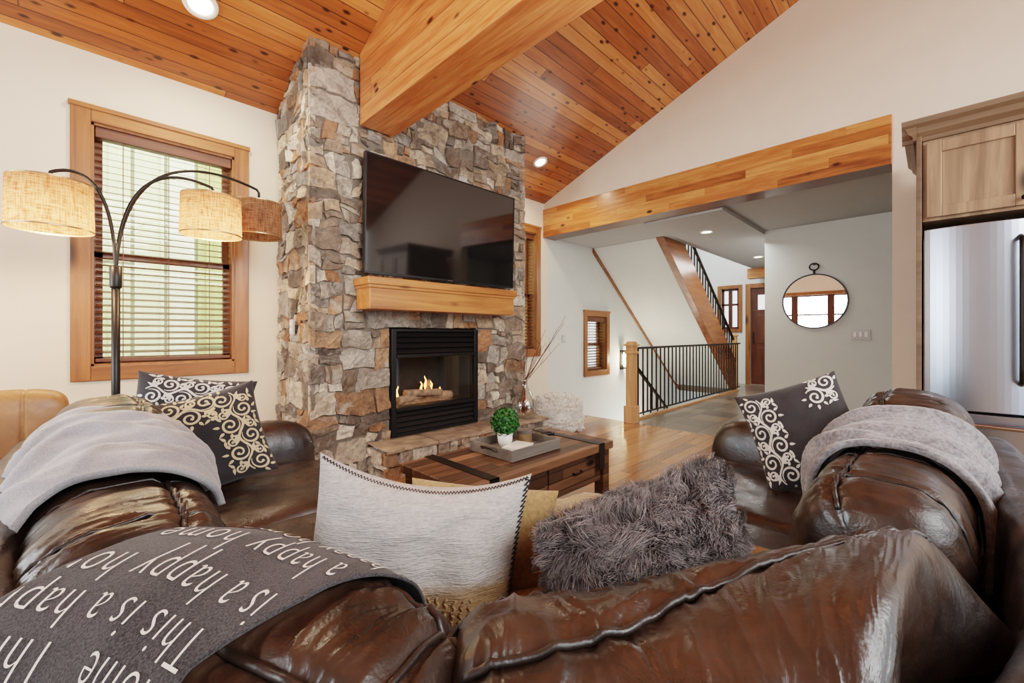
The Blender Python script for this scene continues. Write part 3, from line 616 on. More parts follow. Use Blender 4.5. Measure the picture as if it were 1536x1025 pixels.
# ------------------------------------------------------------------ leather sectional
def catmull(P, t):
    n = len(P)-1; x = min(max(t, 0), 1)*n; i = min(int(x), n-1); f = x-i
    p1, p2 = P[i], P[i+1]; p0 = P[i-1] if i > 0 else p1*2-p2; p3 = P[i+2] if i+2 <= n else p2*2-p1
    return .5*((2*p1)+(p2-p0)*f+(2*p0-5*p1+4*p2-p3)*f*f+(3*p1-p0-3*p2+p3)*f*f*f)
class Roll:
    def __init__(s, path, side, zc_, ha, hb, k=2.7, p=4.5, seams=(), cross=(), seed=0., wr=1., skew=0., zf=None):
        s.P = [Vector(p_) for p_ in path]; s.side = side; s.zc, s.ha, s.hb, s.k, s.p = zc_, ha, hb, k, p
        s.seams = [tuple(math.radians(q) for q in (a if isinstance(a, tuple) else (a, a))) for a in seams]; s.cross = cross; s.seed = seed; s.wr = wr; s.skew = skew; s.zf = zf or (lambda t: 0.)
        pts = [catmull(s.P, i/40) for i in range(41)]; s.L = sum((pts[i+1]-pts[i]).length for i in range(40))
    def S(s, t, ph, off=0., wr=None):
        wr = s.wr if wr is None else wr
        c = catmull(s.P, t); tg = (catmull(s.P, min(t+.01, 1))-catmull(s.P, max(t-.01, 0))).normalized()
        n = Vector((tg.y, -tg.x))*s.side
        e = max(0, 1-abs(2*t-1)**s.p)**(1/s.p)
        cx, sy = math.cos(ph), math.sin(ph)
        sx = math.copysign(abs(cx)**(2/s.k), cx); szz = math.copysign(abs(sy)**(2/s.k), sy)
        if s.skew:
            w_ = clamp((t-.3)/.7); c = c+tg*(s.skew*w_*w_*(3-2*w_)*sx)
        d = 0.
        if wr:
            al = t*s.L; near = 0.
            for q0, q1 in s.seams:
                q = q0+(q1-q0)*t
                dd = abs((ph-q+pi) % (2*pi)-pi); d -= .013*math.exp(-(dd/.09)**2); near = max(near, math.exp(-(dd/.46)**2))
            for q in s.cross:
                dd = (t-q)*s.L; d -= .010*math.exp(-(dd/.018)**2); near = max(near, .6*math.exp(-(dd/.07)**2))
            q = Vector((al*6, ph*1.3, s.seed)); d += .008*noise.noise(q)
            q2 = Vector((al*17+1.5*noise.noise(q), ph*1.2+1.*noise.noise(Vector((al*5, ph*2, s.seed+11))), s.seed+7)); v = 1-abs(noise.noise(q2)); d += (.0020+.0080*near)*(v*v*v-.4)
            q3 = Vector((al*44+1.8*noise.noise(q2), ph*3.4+1.2*noise.noise(q*2), s.seed+3)); v3 = 1-abs(noise.noise(q3)); d += (.0008+.0030*near)*(v3*v3*v3-.4)
            d *= wr
        rad = off+d*min(1, e*1.5)
        h = s.ha*e*sx+rad*cx
        return Vector((c.x+n.x*h, c.y+n.y*h, s.zc+s.zf(t)+s.hb*e*szz+rad*sy))
    def mesh(s, nu=170, nv=110):
        return MB().grid(lambda a, b: s.S(.5-.5*math.cos(pi*a), 2*pi*b), nu, nv, True)
    def piping(s, q, r=.0058, t0=.03, t1=.97, n=110):
        return MB().tube([s.S(t0+(t1-t0)*i/n, q[0]+(q[1]-q[0])*(t0+(t1-t0)*i/n), .006) for i in range(n+1)], r, 6)
    def ring(s, t, a0=-30, a1=210, r=.005, n=70):
        return MB().tube([s.S(t, math.radians(a0+(a1-a0)*i/n), .004) for i in range(n+1)], r, 6)
def W2(s, d): return ((d+s)/math.sqrt(2), (d-s)/math.sqrt(2))     # room point from right / forward distance

so = thing('sectional_sofa', 'dark brown leather corner sectional sofa seen from behind', 'sofa', (1.2, 1.2, 0))
C1P = [W2(-.065, .455), W2(-.24, .52), W2(-.44, .585), W2(-.70, .625)]
C1Z = lambda t: .045*clamp(t*1.6)
c1 = Roll(C1P, 1, .59, .165, .20, seams=(60, 112), cross=(.10,), seed=1, zf=C1Z, p=5.)
def R1Z(t): k = clamp((t-.20)/.75); return .075*k*k*(3-2*k)
r1 = Roll([W2(-.08, .52), W2(.16, .535), W2(.38, .555), W2(.575, .585)], -1, .592, .165, .195, seams=((52, 52), (104, 62)), seed=20, skew=.22, p=8., zf=R1Z)
c2 = Roll([(.06, .99), (.06, 1.25), (.06, 1.70)], 1, .61, .175, .19, seams=(70,), cross=(.22, .64), seed=40)
r2 = Roll([(1.18, .10), (1.45, .09), (1.86, .08)], -1, .615, .165, .20, seams=(70,), cross=(.25, .7), seed=60)
c3 = Roll([(.05, 1.75), (.05, 2.1), (.05, 2.44)], 1, .69, .175, .22, seams=(70,), cross=(.3,), seed=80)
r3 = Roll([(1.97, .06), (2.25, .06), (2.62, .06)], -1, .70, .175, .22, seams=(70,), cross=(.3,), seed=90)
for q in (c1, r1, c2, r2, c3, r3):
    big = q in (c1, r1)
    o = (q.mesh(320, 190) if big else q.mesh(190, 120)).build('back_cushion', M['leather'], so, smooth=True)
    for a in q.seams: q.piping(a).build('piping', M['piping'], o, smooth=True)
    for t in q.cross: q.ring(t).build('piping', M['piping'], o, smooth=True)
shp = Roll([(-.15, 2.62), (-.16, 1.9), (-.15, 1.15), (-.06, .70), (.13, .37), (.37, .13), (.70, -.08), (1.1, -.16), (1.9, -.17), (2.66, -.16)], 1, .46, .07, .30, k=4, p=14, seed=5, wr=.6)
shp.mesh(260, 50).build('back_shell', M['leather'], so, smooth=True)
for pth, sd, se in ((((-.1, 2.58), (.4, 2.58), (.92, 2.58)), -1, 3), (((2.62, -.1), (2.62, .4), (2.62, .92)), 1, 4)):
    a = Roll(pth, sd, .40, .13, .28, seams=(60,), seed=se); o = a.mesh(80, 56).build('armrest', M['leather'], so, smooth=True)
    a.piping(a.seams[0]).build('piping', M['piping'], o, smooth=True)
def pad(x0, x1, y0, y1, z0, z1, seed):
    mb = MB(); cx, cy, cz = (x0+x1)/2, (y0+y1)/2, (z0+z1)/2
    for sgn in (1, -1):
        def fn(a, b, sgn=sgn):
            A = math.sin((a-.5)*pi); B = math.sin((b-.5)*pi)
            k = (max(0, 1-A**8)*max(0, 1-B**8))**.3
            w = .014*noise.noise(Vector((A*2.5, B*2.5, seed)))+.006*(1-abs(noise.noise(Vector((A*5, B*6, seed+2)))))
            return Vector((cx+A*(x1-x0)/2, cy+B*(y1-y0)/2, cz+sgn*k*((z1-z0)/2+(w if sgn > 0 else 0))))
        mb.grid(fn, 50, 50)
    return mb
for a in ((.05, .97, 1.02, 1.74, .24, .47, 1), (.05, .97, 1.75, 2.47, .24, .47, 2), (1.02, 1.74, .05, .97, .24, .47, 3), (1.75, 2.50, .05, .97, .24, .47, 4)):
    pad(*a).build('seat_cushion', M['leather'], so, smooth=True)
MB().prism([(.10, 1.02), (.2, .62), (.62, .2), (1.02, .10), (1.02, .97), (1.45, 1.0), (1.22, 1.22), (1.0, 1.45), (.97, 1.02)], 'z', .24, .46).build('seat_cushion', M['leather'], so, bevel=.05)
MB().prism([(-.2, 2.68), (-.2, 1.1), (-.1, .68), (.1, .34), (.34, .1), (.72, -.14), (1.1, -.22), (2.72, -.22), (2.72, .9), (1.5, .9), (.9, 1.5), (.9, 2.68)], 'z', .05, .26).build('base', M['leather'], so, bevel=.02)
for (x, y) in ((-.12, 2.58), (.8, 2.58), (-.1, 1.2), (1.2, -.12), (2.6, -.12), (2.6, .8), (.95, 1.35), (1.35, .95)): MB().lathe([(.025, 0), (.03, .06)], Matrix.Translation((x, y, 0)), 12).build('foot', M['blackp'], so)

# ---- throws draped on the backs
def drape(rl_, t0, t1, a0, a1, off, fold, nu=80, nv=100, seed=0., ragged=.02, shear=0., fine=0., flare=0.):
    def fn(u, v):
        ra = ragged*noise.noise(Vector((v*3, seed, 1)))+shear*(v-.5); t = t0+(t1-t0)*u+ra+flare*v*v*u
        ph = math.radians(a0+(a1-a0)*v)+ragged*2*noise.noise(Vector((u*3, seed, 5)))
        rg = 1-abs(noise.noise(Vector((u*4+noise.noise(Vector((v*3, u*2, seed))), v*1.3, seed+8))))
        d = off+fold*(.7*noise.noise(Vector((u*4, v*1.6, seed)))+.9*rg**3+.25*noise.noise(Vector((u*14, v*7, seed+3))))
        if fine: d += fine*noise.noise(Vector((u*60, v*90, seed)))
        d *= .15+.85*min(1, min(u, 1-u)*5, (v+.1)*4)
        return rl_.S(min(max(t, .0), 1), ph, max(.003, d), 0.)
    return MB().grid(fn, nu, nv)
g2 = Roll([(.058, 1.10), (.058, 1.6), (.05, 2.20)], 1, .625, .178, .195, p=16, wr=0, zf=lambda t: -.005+.078*clamp((t-.42)/.5))
dr = drape(g2, .25, .86, 18, 205, .010, .036, 110, 120, seed=4., ragged=.05, shear=.06)
tag(dr.build('throw_blanket', M['throwgrey'], smooth=True, solid=.016), 'silver grey soft throw folded over the left sofa back', 'blanket')
g3 = Roll([(1.36, .092), (1.8, .08), (2.5, .07)], -1, .625, .172, .205, p=16, wr=0, zf=lambda t: .04*clamp((t-.3)/.25))
dr = drape(g3, .25, .52, -14, 222, .008, .028, 120, 160, seed=9., ragged=.05, shear=-.05, fine=.001, flare=.26)
tag(dr.build('throw_blanket', M['throwmauve'], smooth=True, solid=.018), 'plush grey throw draped over the right sofa back', 'blanket')
tb = thing('lettered_throw', 'charcoal throw with cream lettering draped over the near left sofa back', 'blanket', (.1, .65, .8))
g1 = Roll(C1P, 1, .59, .165, .20, p=14, wr=0, zf=C1Z)
TA0, TA1 = 24, 205
def T0(v): return .24+.19*clamp((v-.15)/.40)
def T1(v): return .77+.13*clamp((v-.15)/.40)
def foldw(t, v): return .007+.006*noise.noise(Vector((t*4, v*3, 2)))+.006*(1-abs(noise.noise(Vector((t*3, v*2, 7)))))**3
def tabs(t, v, off=0.): return g1.S(clamp(t), math.radians(TA0+(TA1-TA0)*v), max(.004, foldw(t, v))+off, 0.)
MB().grid(lambda u, v: tabs(T0(v)+(T1(v)-T0(v))*u, v), 80, 110).build('cloth', M['throwdark'], tb, smooth=True, solid=.004)
def text_tris(body, size):
    cu = bpy.data.curves.new('txt', 'FONT'); cu.body = body; cu.size = size; cu.resolution_u = 4; cu.offset = -.0009; cu.space_character = 1.16
    ob = bpy.data.objects.new('txt', cu); COL.objects.link(ob); dg = bpy.context.evaluated_depsgraph_get()
    me = bpy.data.meshes.new_from_object(ob.evaluated_get(dg)); bpy.data.objects.remove(ob)
    bm = bmesh.new(); bm.from_mesh(me); bmesh.ops.triangulate(bm, faces=bm.faces)
    for _ in range(3):
        ed = [e for e in bm.edges if e.calc_length() > .009]
        if ed: bmesh.ops.subdivide_edges(bm, edges=ed, cuts=1); bmesh.ops.triangulate(bm, faces=bm.faces)
    bm.verts.index_update(); vs = [v.co.copy() for v in bm.verts]; fs = [tuple(v.index for v in f.verts) for f in bm.faces]; bm.free(); bpy.data.meshes.remove(me)
    return vs, fs
ARC = .60
mb = MB()
rows = ['a happy home   This is a', 'happy home   This is a happy', 'home   This is a happy home', 'This is a happy home   This is', 'is a happy home   This is a', 'a happy home   This is a happy', 'happy home   This is a happy', 'home   This is a happy home', 'This is a happy home']
for k, body in enumerate(rows):
    vs, fs = text_tris(body, .068); y0 = ARC*.79-.061*k; ts = T0(clamp((y0+.02)/ARC))+.025
    vv = [(ts+v.x*.68/g1.L, (y0+v.y*1.05)/ARC) for v in vs]
    keep = [f for f in fs if all(.01 < vv[i][1] < .99 and T0(vv[i][1])+.012 < vv[i][0] < T1(vv[i][1])-.012 for i in f)]
    mb.add([tabs(a, clamp(b), .0062) for a, b in vv], keep)
mb.build('lettering', M['letter'], tb, recalc=False)
# mustard throw on the corner seat
def mus(u, v):
    x = .42+u*1.05; y = .40+v*.80-.25*abs(u-.35)
    return Vector((x, y, .482+.018*noise.noise(Vector((x*5, y*5, 3)))+.008*noise.noise(Vector((x*15, y*13, 3)))))
tag(MB().grid(mus, 50, 40).build('throw_blanket', M['mustard'], smooth=True, solid=.012), 'tan knitted throw spread on the corner seat under pillows', 'blanket')

# ------------------------------------------------------------------ pillows
class Pil:
    def __init__(s, w, h, t, nrm, loc, roll=0., pinch=.10, seed=0., sag=0., wk=1.): s.w, s.h, s.t, s.p, s.seed, s.sag, s.wk = w, h, t, pinch, seed, sag, wk; s.M = frame(nrm, math.radians(roll), loc)
    def S(s, a, b, side=1, off=0.):
        x = a*s.w/2*(1-s.p*(1-b*b)*abs(a)); y = b*s.h/2*(1-s.p*(1-a*a)*abs(b))-s.sag*(1-a*a)*max(0, b)**2
        k = (max(0, 1-abs(a)**2.4)*max(0, 1-abs(b)**2.4))**.5
        z = side*(s.t/2*k)+.35*k*.03*s.wk*noise.noise(Vector((a*3, b*3, s.seed+side)))+k*.008*s.wk*(1-abs(noise.noise(Vector((a*2, b*4, s.seed+9)))))+side*off
        return s.M @ Vector((x, y, z))
    def mesh(s, n=44):
        mb = MB()
        for sd in (1, -1): mb.grid(lambda u, v: s.S(math.sin((u-.5)*pi), math.sin((v-.5)*pi), sd), n, n)
        return mb
def cl(a): return max(-.98, min(.98, a))
def spiral(mb, P, ca, cb, r, ang, hand, turns=1.5, wd=.03):
    N = 40; L = []; Rr = []
    for i in range(N+1):
        t = i/N; an = ang+hand*2*pi*turns*t; rad = r*(1-.80*t); w = wd*(.55+.45*(1-t))*(.2+.8*min(1, t*4))
        for lst, q in ((L, rad+w), (Rr, rad-w)): lst.append((ca+q*math.cos(an), cb+q*math.sin(an)))
    vs = [P.S(cl(a), cl(b), 1, .0025) for a, b in L+Rr]
    mb.add(vs, [(i, i+1, N+2+i, N+1+i) for i in range(N)])
    e = (ca+r*.2*math.cos(ang+hand*2*pi*turns), cb+r*.2*math.sin(ang+hand*2*pi*turns)); rr = min(wd*1.1, r*.22)
    mb.add([P.S(cl(e[0]), cl(e[1]), 1, .003)]+[P.S(cl(e[0]+rr*math.cos(k*pi/6)), cl(e[1]+rr*math.sin(k*pi/6)), 1, .0028) for k in range(12)], [(0, 1+k, 1+(k+1) % 12) for k in range(12)])
def stemm(mb, P, pts, wd):
    L = []; Rr = []; N = len(pts)-1
    for i, (a, b) in enumerate(pts):
        p, q = pts[max(i-1, 0)], pts[min(i+1, N)]; dx, dy = q[0]-p[0], q[1]-p[1]; l = math.hypot(dx, dy) or 1; w = wd*(.5+.5*math.sin(pi*i/N))
        L.append((a-dy/l*w, b+dx/l*w)); Rr.append((a+dy/l*w, b-dx/l*w))
    mb.add([P.S(cl(a), cl(b), 1, .0022) for a, b in L+Rr], [(i, i+1, N+2+i, N+1+i) for i in range(N)])
def leafm(mb, P, ca, cb, ln, ang, wd):
    N = 10; L = []; Rr = []
    for i in range(N+1):
        t = i/N; x = ln*t; w = wd*math.sin(pi*t**.7); bend = .25*ln*t*t
        for lst, q in ((L, w), (Rr, -w)): lst.append((ca+x*math.cos(ang)-(q+bend)*math.sin(ang), cb+x*math.sin(ang)+(q+bend)*math.cos(ang)))
    mb.add([P.S(cl(a), cl(b), 1, .0024) for a, b in L+Rr], [(i, i+1, N+2+i, N+1+i) for i in range(N)])
def scroll_band(P, p0, p1, wdt, n, mat, root, wd=.026):
    mb = MB(); dx, dy = p1[0]-p0[0], p1[1]-p0[1]; ln = math.hypot(dx, dy); ux, uy = dx/ln, dy/ln; A = math.atan2(dy, dx)
    stemm(mb, P, [(p0[0]+dx*i/40-uy*wdt*.22*math.sin(i/40*n*pi), p0[1]+dy*i/40+ux*wdt*.22*math.sin(i/40*n*pi)) for i in range(41)], wd*.9)
    for k in range(n):
        f = (k+.5)/n; s_ = 1 if k % 2 else -1; st_ = ln/n; cx, cy = p0[0]+dx*f, p0[1]+dy*f
        o = wdt*.42*s_; r = min(wdt*.62, st_*.62); spiral(mb, P, cx-uy*o*1.1, cy+ux*o*1.1, r, A-s_*pi/2-.5*s_, s_, 1.45, wd)
        for q in range(5): a_ = A+s_*pi/2+(q-2)*.75; leafm(mb, P, cx-uy*o*1.1+r*math.cos(a_), cy+ux*o*1.1+r*math.sin(a_), wdt*.34, a_+.5*s_, wd*1.05)
        o = -wdt*.62*s_; r2 = r*.55; spiral(mb, P, cx-uy*o+ux*st_*.15, cy+ux*o+uy*st_*.15, r2, A+s_*pi/2, -s_, 1.3, wd*.8)
        for q in (-1, 0, 1): leafm(mb, P, cx-uy*o*.3, cy+ux*o*.3, wdt*.45, A+pi/2*(-s_)+q*.7, wd*1.1)
        leafm(mb, P, cx-uy*o*1.5, cy+ux*o*1.5, wdt*.4, A-.4*s_, wd); leafm(mb, P, cx-uy*o*1.5, cy+ux*o*1.5, wdt*.4, A+pi+.4*s_, wd)
    mb.build('embroidery', mat, root, recalc=False)
P = Pil(.46, .44, .15, (-.12, -.93, .34), (.36, 2.24, .685), 12, .08, 3)
t_ = thing('throw_pillow', 'black pillow with tan scroll embroidery at the left sofa arm', 'pillow', (.36, 2.22, .5)); P.mesh().build('cover', M['padblack'], t_, smooth=True)
scroll_band(P, (-.85, .62), (.25, .62), .30, 4, M['cream'], t_); scroll_band(P, (.52, .85), (.60, -.88), .34, 6, M['cream'], t_)
P = Pil(.46, .44, .15, (-.12, -.95, .28), (.33, 2.40, .745), -10, .08, 4)
t_ = thing('throw_pillow', 'black pillow with white scrolls tucked behind the tan scroll pillow', 'pillow', (.33, 2.40, .5)); P.mesh().build('cover', M['padblack'], t_, smooth=True)
scroll_band(P, (-.85, .62), (.9, .55), .32, 7, M['creamw'], t_)
P = Pil(.42, .46, .15, (-.94, -.10, .34), (2.22, .41, .715), 22, .08, 5)
t_ = thing('throw_pillow', 'black pillow with white scroll embroidery at the right sofa arm', 'pillow', (2.22, .42, .5)); P.mesh().build('cover', M['padblack'], t_, smooth=True)
scroll_band(P, (-.62, -.9), (-.60, .80), .32, 6, M['creamw'], t_); scroll_band(P, (.35, .68), (.9, .70), .28, 2, M['creamw'], t_)
P = Pil(.50, .43, .18, (-.60, -.78, .03), (.545, .865, .63), -8, .065, 8, .045, 1.1)
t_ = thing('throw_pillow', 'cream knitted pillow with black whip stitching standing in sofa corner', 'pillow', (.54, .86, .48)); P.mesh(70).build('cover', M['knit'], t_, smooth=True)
zz = [P.S(-.97+1.94*i/130, .992 if i % 2 else .972, 1, .002) for i in range(131)]
MB().tube(zz, .0019, 5).build('stitching', M['stitch'], t_)
zz = [P.S(.992 if i % 2 else .945, .97-1.9*i/66, 1, .003) for i in range(67)]; MB().tube(zz, .0026, 5).build('stitching', M['stitch'], t_)
for j in range(9):
    pts = [P.S(-.05+j*.075+.014*math.sin(i*1.3+j), -.72+.50*i/26+.01*math.cos(i*2.), 1, .0005) for i in range(27)]; MB().tube(pts, .0032, 6).build('cable_knit', M['knit'], t_, smooth=True)
P = Pil(.40, .28, .12, (-.70, -.70, .10), (.74, .86, .605), -5, .06, 11)
t_ = thing('throw_pillow', 'beige tan knitted pillow between the cream and the grey fur pillow', 'pillow', (.76, .86, .5)); P.mesh(30).build('cover', M['mustard'], t_, smooth=True)

def tuft(mb, base, nrm, ln, tip, wd, tone, curl=.12):
    sd = nrm.cross(Vector((R.uniform(-1, 1), R.uniform(-1, 1), R.uniform(-1, 1)))).normalized()
    pts = []; K = 5; a1 = R.uniform(0, 6.3); cu = ln*curl
    up2 = nrm.cross(sd)
    for i in range(K+1):
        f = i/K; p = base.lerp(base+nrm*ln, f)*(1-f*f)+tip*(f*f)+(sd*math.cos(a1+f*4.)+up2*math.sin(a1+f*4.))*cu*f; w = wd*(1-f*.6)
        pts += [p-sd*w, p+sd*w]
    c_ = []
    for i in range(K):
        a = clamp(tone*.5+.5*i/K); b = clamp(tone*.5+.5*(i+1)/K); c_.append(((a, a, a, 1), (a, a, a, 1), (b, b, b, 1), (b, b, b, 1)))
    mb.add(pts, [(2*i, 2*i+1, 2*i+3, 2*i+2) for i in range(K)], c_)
P = Pil(.52, .27, .20, (-.40, -.90, .10), (.93, .48, .645), 9, .03, 8)
t_ = thing('fur_pillow', 'shaggy grey sheepskin lumbar pillow beside the knitted pillow', 'pillow', (.93, .47, .5)); P.mesh(24).build('cover', M['padblack'], t_, smooth=True)
def furry(surf_list, n_cl, per, ln, wd, spread, droop, pull=(.35, 1.), curl=.15, flow=None):
    mb = MB()
    for c_ in range(n_cl):
        f, args = surf_list(); b0, n0 = f(*args)
        fl_ = Vector((0, 0, 0))
        if flow: fl_ = Vector((noise.noise(b0*9), noise.noise(b0*9+Vector((5, 0, 0))), noise.noise(b0*9+Vector((0, 5, 0)))))*flow
        dirn = (n0*.8+Vector((R.uniform(-1, 1), R.uniform(-1, 1), R.uniform(-.8, 1)))*(.35 if flow else .8)+fl_+Vector((0, 0, droop))).normalized(); l0 = ln*R.uniform(.6, 1.25); tipc = b0+dirn*l0; tone = R.random()
        for _ in range(per):
            a2 = tuple(x+R.uniform(-spread, spread) for x in args); bb, nn = f(*a2); tuft(mb, bb, nn, l0*R.uniform(.6, 1.1), tipc.lerp(bb+dirn*l0, R.uniform(*pull)), wd, clamp(tone+R.uniform(-.3, .3)), curl)
    return mb
def pick():
    sd = 1 if R.random() < .7 else -1
    def f(a, b, sd=sd):
        a = max(-.97, min(.97, a)); b = max(-.97, min(.97, b)); p = P.S(a, b, sd); u = P.S(min(.99, a+.02), b, sd)-p; v = P.S(a, min(.99, b+.02), sd)-p
        n = u.cross(v)*sd
        n = n.normalized() if n.length > 1e-9 else P.M.to_3x3() @ Vector((a, b, sd*.5)).normalized()
        ed = max(abs(a), abs(b))**4; n = (n+P.M.to_3x3() @ Vector((a, b, 0))*ed*1.2).normalized(); return p, n
    return f, (R.uniform(-1, 1), R.uniform(-1, 1))
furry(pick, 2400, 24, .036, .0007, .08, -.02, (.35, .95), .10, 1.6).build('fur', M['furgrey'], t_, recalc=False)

# fluffy pouf
pc = Vector((4.03, 3.26, 0)); pf = thing('pouf', 'fluffy white sheepskin pouf on wood floor right of the hearth', 'pouf', pc)
PR = .285
MB().lathe([(.22, .0), (.27, .03), (.285, .12), (.28, .27), (.24, .345), (.13, .385), (.01, .39)], Matrix.Translation(pc), 28).build('body', M['paper'], pf, smooth=True)
def pick2():
    def f(a, b):
        an = a*pi; q = (b+1)/2
        if q < .55: z = .02+q/.55*.28; r_ = PR; n = Vector((math.cos(an), math.sin(an), .1)); p = pc+Vector((r_*math.cos(an), r_*math.sin(an), z))
        else:
            k = (q-.55)/.45; r_ = PR*math.sqrt(max(0, 1-k)); n = Vector((math.cos(an)*r_*2, math.sin(an)*r_*2, 1)); p = pc+Vector((r_*math.cos(an), r_*math.sin(an), .30+.09*min(1, k*1.6)))
        return p, n.normalized()
    return f, (R.uniform(-1, 1), R.uniform(-1, 1))
furry(pick2, 850, 16, .05, .003, .06, -.2).build('fur', M['furwhite'], pf, recalc=False)

# ------------------------------------------------------------------ coffee table and what stands on it
TX0, TX1, TY0, TY1, TZ = 1.19, 2.45, 1.50, 2.05, .45
ct = thing('coffee_table', 'rustic plank coffee table with black metal straps and drawers', 'coffee table', ((TX0+TX1)/2, (TY0+TY1)/2, 0))
MB().box(TX0, TX1, TY0, TY1, TZ-.05, TZ).build('tabletop', M['table'], ct, bevel=.006)
MB().box(TX0+.05, TX1-.05, TY0+.045, TY1-.03, .2, TZ-.05).build('case', M['tabled'], ct, bevel=.003)
for (a, b) in ((TX0+.1, 1.80), (1.83, TX1-.1)):
    d = MB().box(a, b, TY0+.035, TY0+.045, .21, TZ-.055).build('drawer', M['tabled'], ct, bevel=.003)
    cx = (a+b)/2; MB().tube([(cx-.04, TY0+.035, .315), (cx-.036, TY0+.015, .31), (cx+.036, TY0+.015, .31), (cx+.04, TY0+.035, .315)], .005, 8).build('pull', M['black'], d)
for (x, y) in ((TX0+.02, TY0+.02), (TX1-.09, TY0+.02), (TX0+.02, TY1-.09), (TX1-.09, TY1-.09)): MB().box(x, x+.07, y, y+.07, 0, TZ-.05).build('leg', M['tabled'], ct, bevel=.004)
for x in (TX0+.16, TX1-.17): MB().box(x, x+.06, TY0-.004, TY1+.004, TZ, TZ+.004).box(x, x+.06, TY0-.004, TY0, TZ-.16, TZ+.004).box(x, x+.06, TY1, TY1+.004, TZ-.16, TZ+.004).build('metal_strap', M['black'], ct)
tr = thing('serving_tray', 'weathered grey wooden tray with black handles on coffee table', 'tray', (1.82, 1.8, TZ))
a0, a1, b0_, b1 = 1.62, 2.04, 1.62, 1.98; zt = TZ+.004
MB().box(a0, a1, b0_, b1, zt, zt+.012).build('bottom', M['tray'], tr)
MB().box(a0, a1, b0_, b0_+.014, zt+.012, zt+.06).box(a0, a1, b1-.014, b1, zt+.012, zt+.06).box(a0, a0+.014, b0_+.014, b1-.014, zt+.012, zt+.06).box(a1-.014, a1, b0_+.014, b1-.014, zt+.012, zt+.06).build('rim', M['tray'], tr, bevel=.002)
for x in (a0-.002, a1+.002):
    s_ = -1 if x < 1.8 else 1
    MB().tube([(x, 1.74, zt+.035), (x+.02*s_, 1.75, zt+.05), (x+.02*s_, 1.85, zt+.05), (x, 1.86, zt+.035)], .006, 8).build('handle', M['black'], tr)
zb = zt+.012
pl = thing('potted_plant', 'small round green boxwood in a white pot on the tray', 'potted plant', (1.80, 1.86, zb))
MB().lathe([(.034, 0), (.044, .03), (.050, .085), (.044, .085), (.04, .07), (.01, .07)], Matrix.Translation((1.80, 1.86, zb)), 24).build('pot', M['white'], pl, smooth=True)
mb = MB(); cc = Vector((1.80, 1.86, zb+.145))
for k in range(1200):
    d = Vector((R.gauss(0, 1), R.gauss(0, 1), R.gauss(0, 1))).normalized(); p = cc+d*R.uniform(.055, .09); q = frame(d+Vector((R.uniform(-.7, .7), R.uniform(-.7, .7), R.uniform(-.7, .7))), R.uniform(0, 6), p); s_ = R.uniform(.007, .012)
    mb.add([q @ Vector(v) for v in ((-s_*.9, 0, 0), (0, -s_*1.4, .002), (s_*.9, 0, 0), (0, s_*1.4, .002))], [(0, 1, 2, 3)])
mb.build('foliage', M['leaf'], pl, recalc=False)
cd = thing('candle', 'tan tin candle with wooden lid at the back of the tray', 'candle', (1.95, 1.84, zb))
MB().lathe([(.046, 0), (.048, .004), (.048, .06), (.044, .062)], Matrix.Translation((1.95, 1.84, zb)), 28).build('tin', M['tin'], cd, smooth=False)
MB().lathe([(.050, .06), (.050, .076), (.046, .08), (.0, .08)], Matrix.Translation((1.95, 1.84, zb)), 28).build('lid', M['tray'], cd)
bk = thing('book', 'small white book lying in the front of the tray', 'book', (1.78, 1.73, zb))
rm = Matrix.Translation((1.78, 1.73, zb)) @ Matrix.Rotation(.25, 4, 'Z')
MB().box(-.085, .085, -.055, .055, .003, .031, rm).build('pages', M['paper'], bk); MB().box(-.088, .088, -.058, .058, .031, .034, rm).box(-.088, .088, -.058, .058, 0, .003, rm).box(-.09, -.086, -.058, .058, 0, .034, rm).build('cover', M['white'], bk)
rc = thing('remote_control', 'black remote control on the coffee table behind the tray', 'remote control', (2.22, 1.88, TZ+.004))
rm = Matrix.Translation((2.2, 1.9, TZ+.004)) @ Matrix.Rotation(-.15, 4, 'Z')
MB().box(-.09, .09, -.022, .022, -.003, .016, rm).build('case', M['blackp'], rc, bevel=.006)
m = MB()
for i in range(7):
    for j in range(3): m.box(-.075+i*.022, -.062+i*.022, -.014+j*.011, -.007+j*.011, .016, .019, rm)
m.build('buttons', M['iron'], rc)

# vase with branches on the hearth
vs_ = thing('glass_vase', 'clear teardrop glass vase on the right end of the hearth', 'vase', (3.33, 3.14, HZ))
mt = Matrix.Translation((3.33, 3.14, HZ))
MB().lathe([(.07, .002), (.125, .03), (.146, .10), (.128, .19), (.076, .28), (.040, .34), (.036, .39), (.048, .42), (.045, .42), (.033, .39), (.037, .34), (.072, .28), (.124, .19), (.142, .10), (.12, .034), (.0, .01)], mt, 36).build('vessel', M['vase'], vs_, smooth=True)
br = thing('branches', 'bare reddish twigs standing in the clear glass vase', 'branches', (3.33, 3.14, HZ+.05))
for k in range(11):
    tx = R.uniform(-.1, .5); tz = R.uniform(.66, 1.12); pts = []
    p0 = Vector((3.33+R.uniform(-.05, .05), 3.14+R.uniform(-.05, .05), HZ+.05)); pn = Vector((3.33+R.uniform(-.015, .015), 3.14+R.uniform(-.015, .015), HZ+.38)); pe = Vector((3.33+tx*.7, 3.14-tx*.6, HZ+tz))
    for i in range(13):
        f = i/12
        p = p0.lerp(pn, f/.4) if f < .4 else pn.lerp(pe, (f-.4)/.6)
        pts.append(p+Vector((.008*noise.noise(Vector((i*.8, k, 0))), .008*noise.noise(Vector((i*.8, k, 4))), 0)))
    b = MB().tube(pts, [.0048*(1-.6*i/12) for i in range(13)], 5)
    for q in (8, 10): e = pts[q]; b.tube([e, e+Vector((R.uniform(-.06, .06), R.uniform(-.05, .05), .09))], [.0025, .001], 4)
    b.build('twig', M['twig'], br)

